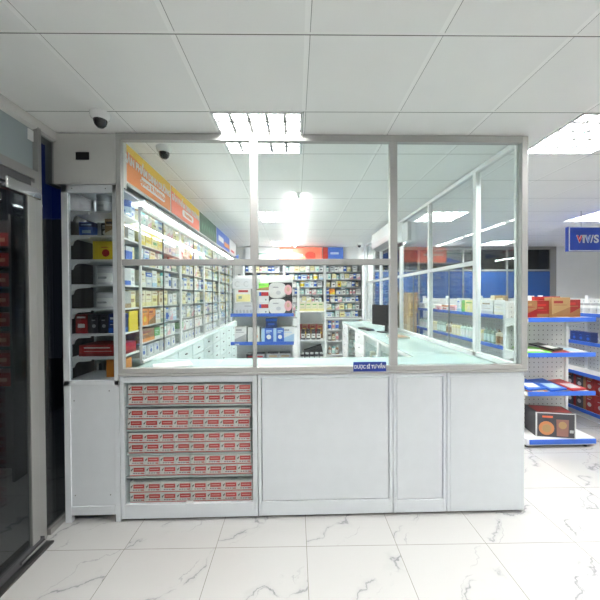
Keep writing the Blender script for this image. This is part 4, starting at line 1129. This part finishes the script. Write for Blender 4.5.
# cookware box on the base deck
t = thing('cookware_box', 'large black printed box with a picture of a pan on base deck', 'box', (2.86, 3.41, .106), R(-12))
MB().box(-.19, .19, 0, .25, 0, .27).build('carton', P('dark'), t)
m = MB(); 
for q in (-.191, .181): m.box(q, q+.01, -.002, 0, 0, .27)
m.box(-.19, .19, -.002, 0, .262, .27); m.box(-.19, .19, -.002, 0, 0, .006); m.box(-.192, -.19, 0, .01, 0, .27)
m.build('edge_print', P('silver'), t)
MB().lathe([(.075, -.003), (.075, 0)], -.09, 0, .10, 20, axis='y', smooth=False).build('pan_print', mat('copper_print', (.50, .20, .08), .5), t)
MB().lathe([(.045, -.005), (.045, -.003)], -.09, 0, .10, 20, axis='y', smooth=False).build('pan_centre', P('tan'), t)
MB().prism([(.01, .02), (.12, .02), (.125, .20), (.005, .20)], -.003, 0, 'y').build('pot_print', mat('pot_print', (.24, .12, .10), .5), t)
MB().lathe([(.04, -.005), (.04, -.003)], .065, 0, .14, 16, axis='y', smooth=False).build('pot_centre', P('tan'), t)
MB().box(-.13, -.03, -.003, 0, .215, .235).build('title_bar', mat('print_orange_red', (.6, .12, .05), .5), t)
MB().box(.135, .17, -.003, 0, .06, .09).build('label_print', P('grey'), t)
MB().box(-.17, .17, .03, .22, .27, .272).build('top_print', P('dark red'), t)

# long double-sided run behind it
def shelf_run(x0, x1, y0, y1, label, side, levels):
    o = (x0, y0, 0); xm = (x0+x1)/2
    t = thing('shop_shelf', label, 'shelf unit', o)
    MB(o).box(xm-.02, xm+.02, y0+.02, y1, .1, 1.6).build('back_panel', PEG, t)
    n = int(round((y1-y0)/.95))
    for i in range(n+1):
        y = y0+(y1-y0-.04)*i/n
        MB(o).box(xm-.03, xm+.03, y, y+.04, 0, 1.65).build('upright', WHITEG, t)
    for z in levels:
        for s_, (a, c) in enumerate(((x0, xm-.03), (xm+.03, x1))):
            sh = MB(o).box(a, c, y0, y1, z-.03, z-.006).build('shelf', WHITEG, t)
            e0 = (x0-.012, x0) if s_ == 0 else (x1, x1+.012)
            MB(o).box(e0[0], e0[1], y0, y1, z-.034, z+.012).build('price_rail', BLUE, sh)
    MB(o).box(x0+.02, x1-.02, y0, y1, 0, .07).build('plinth', WHITE, t)
shelf_run(2.60, 3.24, 3.84, 7.0, 'long blue-railed shelf run of shampoos outside the side screen', 0, [.11, .60, 1.02, 1.40])
# perforated white end panel
t = MB((2.60, 3.80, .9)).box(2.56, 2.72, 3.795, 3.815, .9, 1.56).build('perforated_panel', PEG); tag(t, 'white perforated upright at the near end of shampoo shelves', 'upright panel')
shp = []
for b_, lb, cp, r_, h_ in [('pale yellow', 'cream', 'white', .040, .20), ('grey-green', 'mint', 'mint', .036, .21), ('cream', 'tan', 'tan', .042, .20), ('mint', 'white', 'grey-green', .036, .20)]:
    m = MB()
    m.lathe([(r_*.95, 0), (r_, .01), (r_, h_*.75), (r_*.6, h_*.83), (r_*.3, h_*.86)], n=14, mi=0); m.lathe([(r_*.36, h_*.85), (r_*.36, h_*.93), (r_*.15, h_*.94), (r_*.15, h_)], n=10, mi=2)
    m.box(-r_*.7, r_*.2, -r_*.15, r_*.15, h_*.97, h_*1.0, 2); m.lathe([(r_*1.01, h_*.15), (r_*1.01, h_*.6)], n=14, mi=1)
    q = m.build('proto', [P(b_), P(lb), P(cp)]); shp.append((b_, q.data, r_)); bpy.data.objects.remove(q)
y = 3.93; n = 0; seq = [2]*2+[1]*3+[0]*3+[3]*4+[0]*3+[2]*2+[1]*4+[0]*4+[3]*5
for s_ in seq:
    c_, me, r_ = shp[s_]
    if y > 6.9: break
    q = bpy.data.objects.new('shampoo_bottle', me); COL.objects.link(q); q.location = (2.60+r_+.03, y+r_, 1.014); q.rotation_euler = (0, 0, R(-90))
    tag(q, f'{c_} shampoo bottle with pump, {ordinal(n)} along the row outside side screen', 'bottle', 'shampoo bottles on the shelf run'); y += 2*r_+.012; n += 1
for i, (y, w_, h_, b_, c1, c2, st, ds) in enumerate([(3.90, .22, .19, 'white', 'cream', 'silver', 0, 'white carton with printed foot'), (4.14, .26, .20, 'white', 'silver', 'tan', 0, 'white carton with grey foot'), (4.43, .12, .12, 'cream', 'white', 'tan', 2, 'low cream carton'),
                             (4.60, .30, .19, 'pale yellow', 'green', 'cream', 1, 'pale green-yellow carton'), (4.95, .10, .22, 'white', 'pale blue', 'blue', 0, 'slim tall white carton'), (5.1, .20, .09, 'pink', 'white', 'red', 0, 'low pink carton'), (5.35, .22, .10, 'white', 'orange', 'red', 2, 'low white carton with orange band'),
                             (5.62, .2, .08, 'pink', 'white', 'red', 1, 'low pink carton with disc'), (5.9, .25, .10, 'white', 'red', 'grey', 0, 'low white carton with red foot'), (6.25, .3, .12, 'silver', 'white', 'grey', 0, 'low silver carton')]):
    simple_carton(w_, .16, h_, b_, c1, c2, st, 2.63, y+w_/2, 1.395, R(-90), ds+f', {ordinal(i)} along the top of shampoo shelves', 'cartons on top of the shampoo shelves')
simple_carton(.16, .16, .20, 'cream', 'white', 'tan', 0, 2.63, 3.97-.0, .594, R(-90), 'cream carton low on the near end of the shampoo shelves', 'cartons on top of the shampoo shelves')
# tilted brown and cream books/boxes above
simple_carton(.24, .05, .26, 'tan', 'cream', 'brown', 1, 2.83, 4.35, 1.395, R(-80), 'tan flat box standing behind the white cartons on shampoo shelves', 'cartons on top of the shampoo shelves')

# stack of shipping cartons
z = 0
for i, h_ in enumerate((.45, .45, .42, .40)):
    t = thing('shipping_carton', f"brown shipping carton, {['bottom','second','third','top'][i]} of the pile near the dark shop window", 'carton', (2.22+.01*i, 6.3, z), R(3*i-4), 'pile of brown shipping cartons')
    MB().box(-.17, .17, -.17, .17, 0, h_-.002).build('box', mat('kraft', (.30, .18, .08), .7), t, .004); MB().box(-.03, .03, -.172, -.17, 0, h_-.003).build('tape', mat('tape', (.5, .36, .18), .3), t)
    z += h_

# second run, far right
shelf_run(3.92, 4.60, 3.6, 7.2, 'long blue-railed shelf run at the picture edge by white wall', 0, [.11, .60, 1.02, 1.40])
n = 0; y = 3.75
while y < 5.6:
    m = MB(); r_ = .045
    q = simple_round('lotion_bottle', r_, .15, 'white', 'silver', 'grey', 4.02, y, 1.395, f'white bottle, {ordinal(n)} along the top of the far blue-railed run', 'white bottles on the far shelf run'); y += .105; n += 1
for i in range(3): simple_carton(.10, .10, .14, 'navy', 'navy', 'blue', 1, 3.97, 4.22+i*.105, 1.012+.0, R(-90), f'dark blue carton, {ordinal(i)} of three on the far blue-railed run', 'dark blue cartons on the far shelf run')
for lv, z in ((0, .104), (1, .345)):
    for i in range(16):
        c_ = ('dark', 'dark red', 'dark', 'dark red')[(i//2) % 4]
        simple_carton(.14, .2, .23, c_, 'brown' if i % 2 else 'dark red', 'grey', 1, 3.97, 3.75+i*.15, z, R(-90), f"{c_ if c_ != 'dark' else 'black'} printed box, {ordinal(i)} along the {['lower','upper'][lv]} layer of far run", 'dark boxes low on the far shelf run')

# hanging sign
t = thing('hanging_sign', 'blue hanging shop sign reading VTV/S below the ceiling', 'sign', (3.915, 4.45, 2.275))
MB().box(0, 1.3, 0, .06, 0, .345).build('panel', mat('sign_royal', (.01, .045, .34), .3), t)
m = MB(); m.box(0, 1.3, -.004, 0, 0, .012); m.box(0, 1.3, -.004, 0, .333, .345); m.box(0, .012, -.004, 0, 0, .345); m.build('border', WHITEG, t)
for q in (.2, 1.1): MB().box(q, q+.008, .025, .033, .345, .575).build('hanger', CHROME, t)
for ch, cx, cc in (('V', .150, mat('logo_red', (.7, .03, .03), .4)), ('T', .212, mat('logo_green', (.55, .60, .55), .4)), ('V', .274, mat('logo_blue', (.25, .40, .75), .4))):
    lettering('lettering', ch, .135, WHITEG, t, (cx, -.004, .165), (R(90), 0, 0), .001, .010, sx=.85)
    lettering('lettering', ch, .135, cc, t, (cx, -.008, .165), (R(90), 0, 0), .001, .003, sx=.85)
lettering('lettering', '/', .155, WHITEG, t, (.330, -.006, .165), (R(90), 0, 0), .001, .003)
lettering('lettering', 'S', .155, WHITEG, t, (.392, -.006, .165), (R(90), 0, 0), .001, .005)
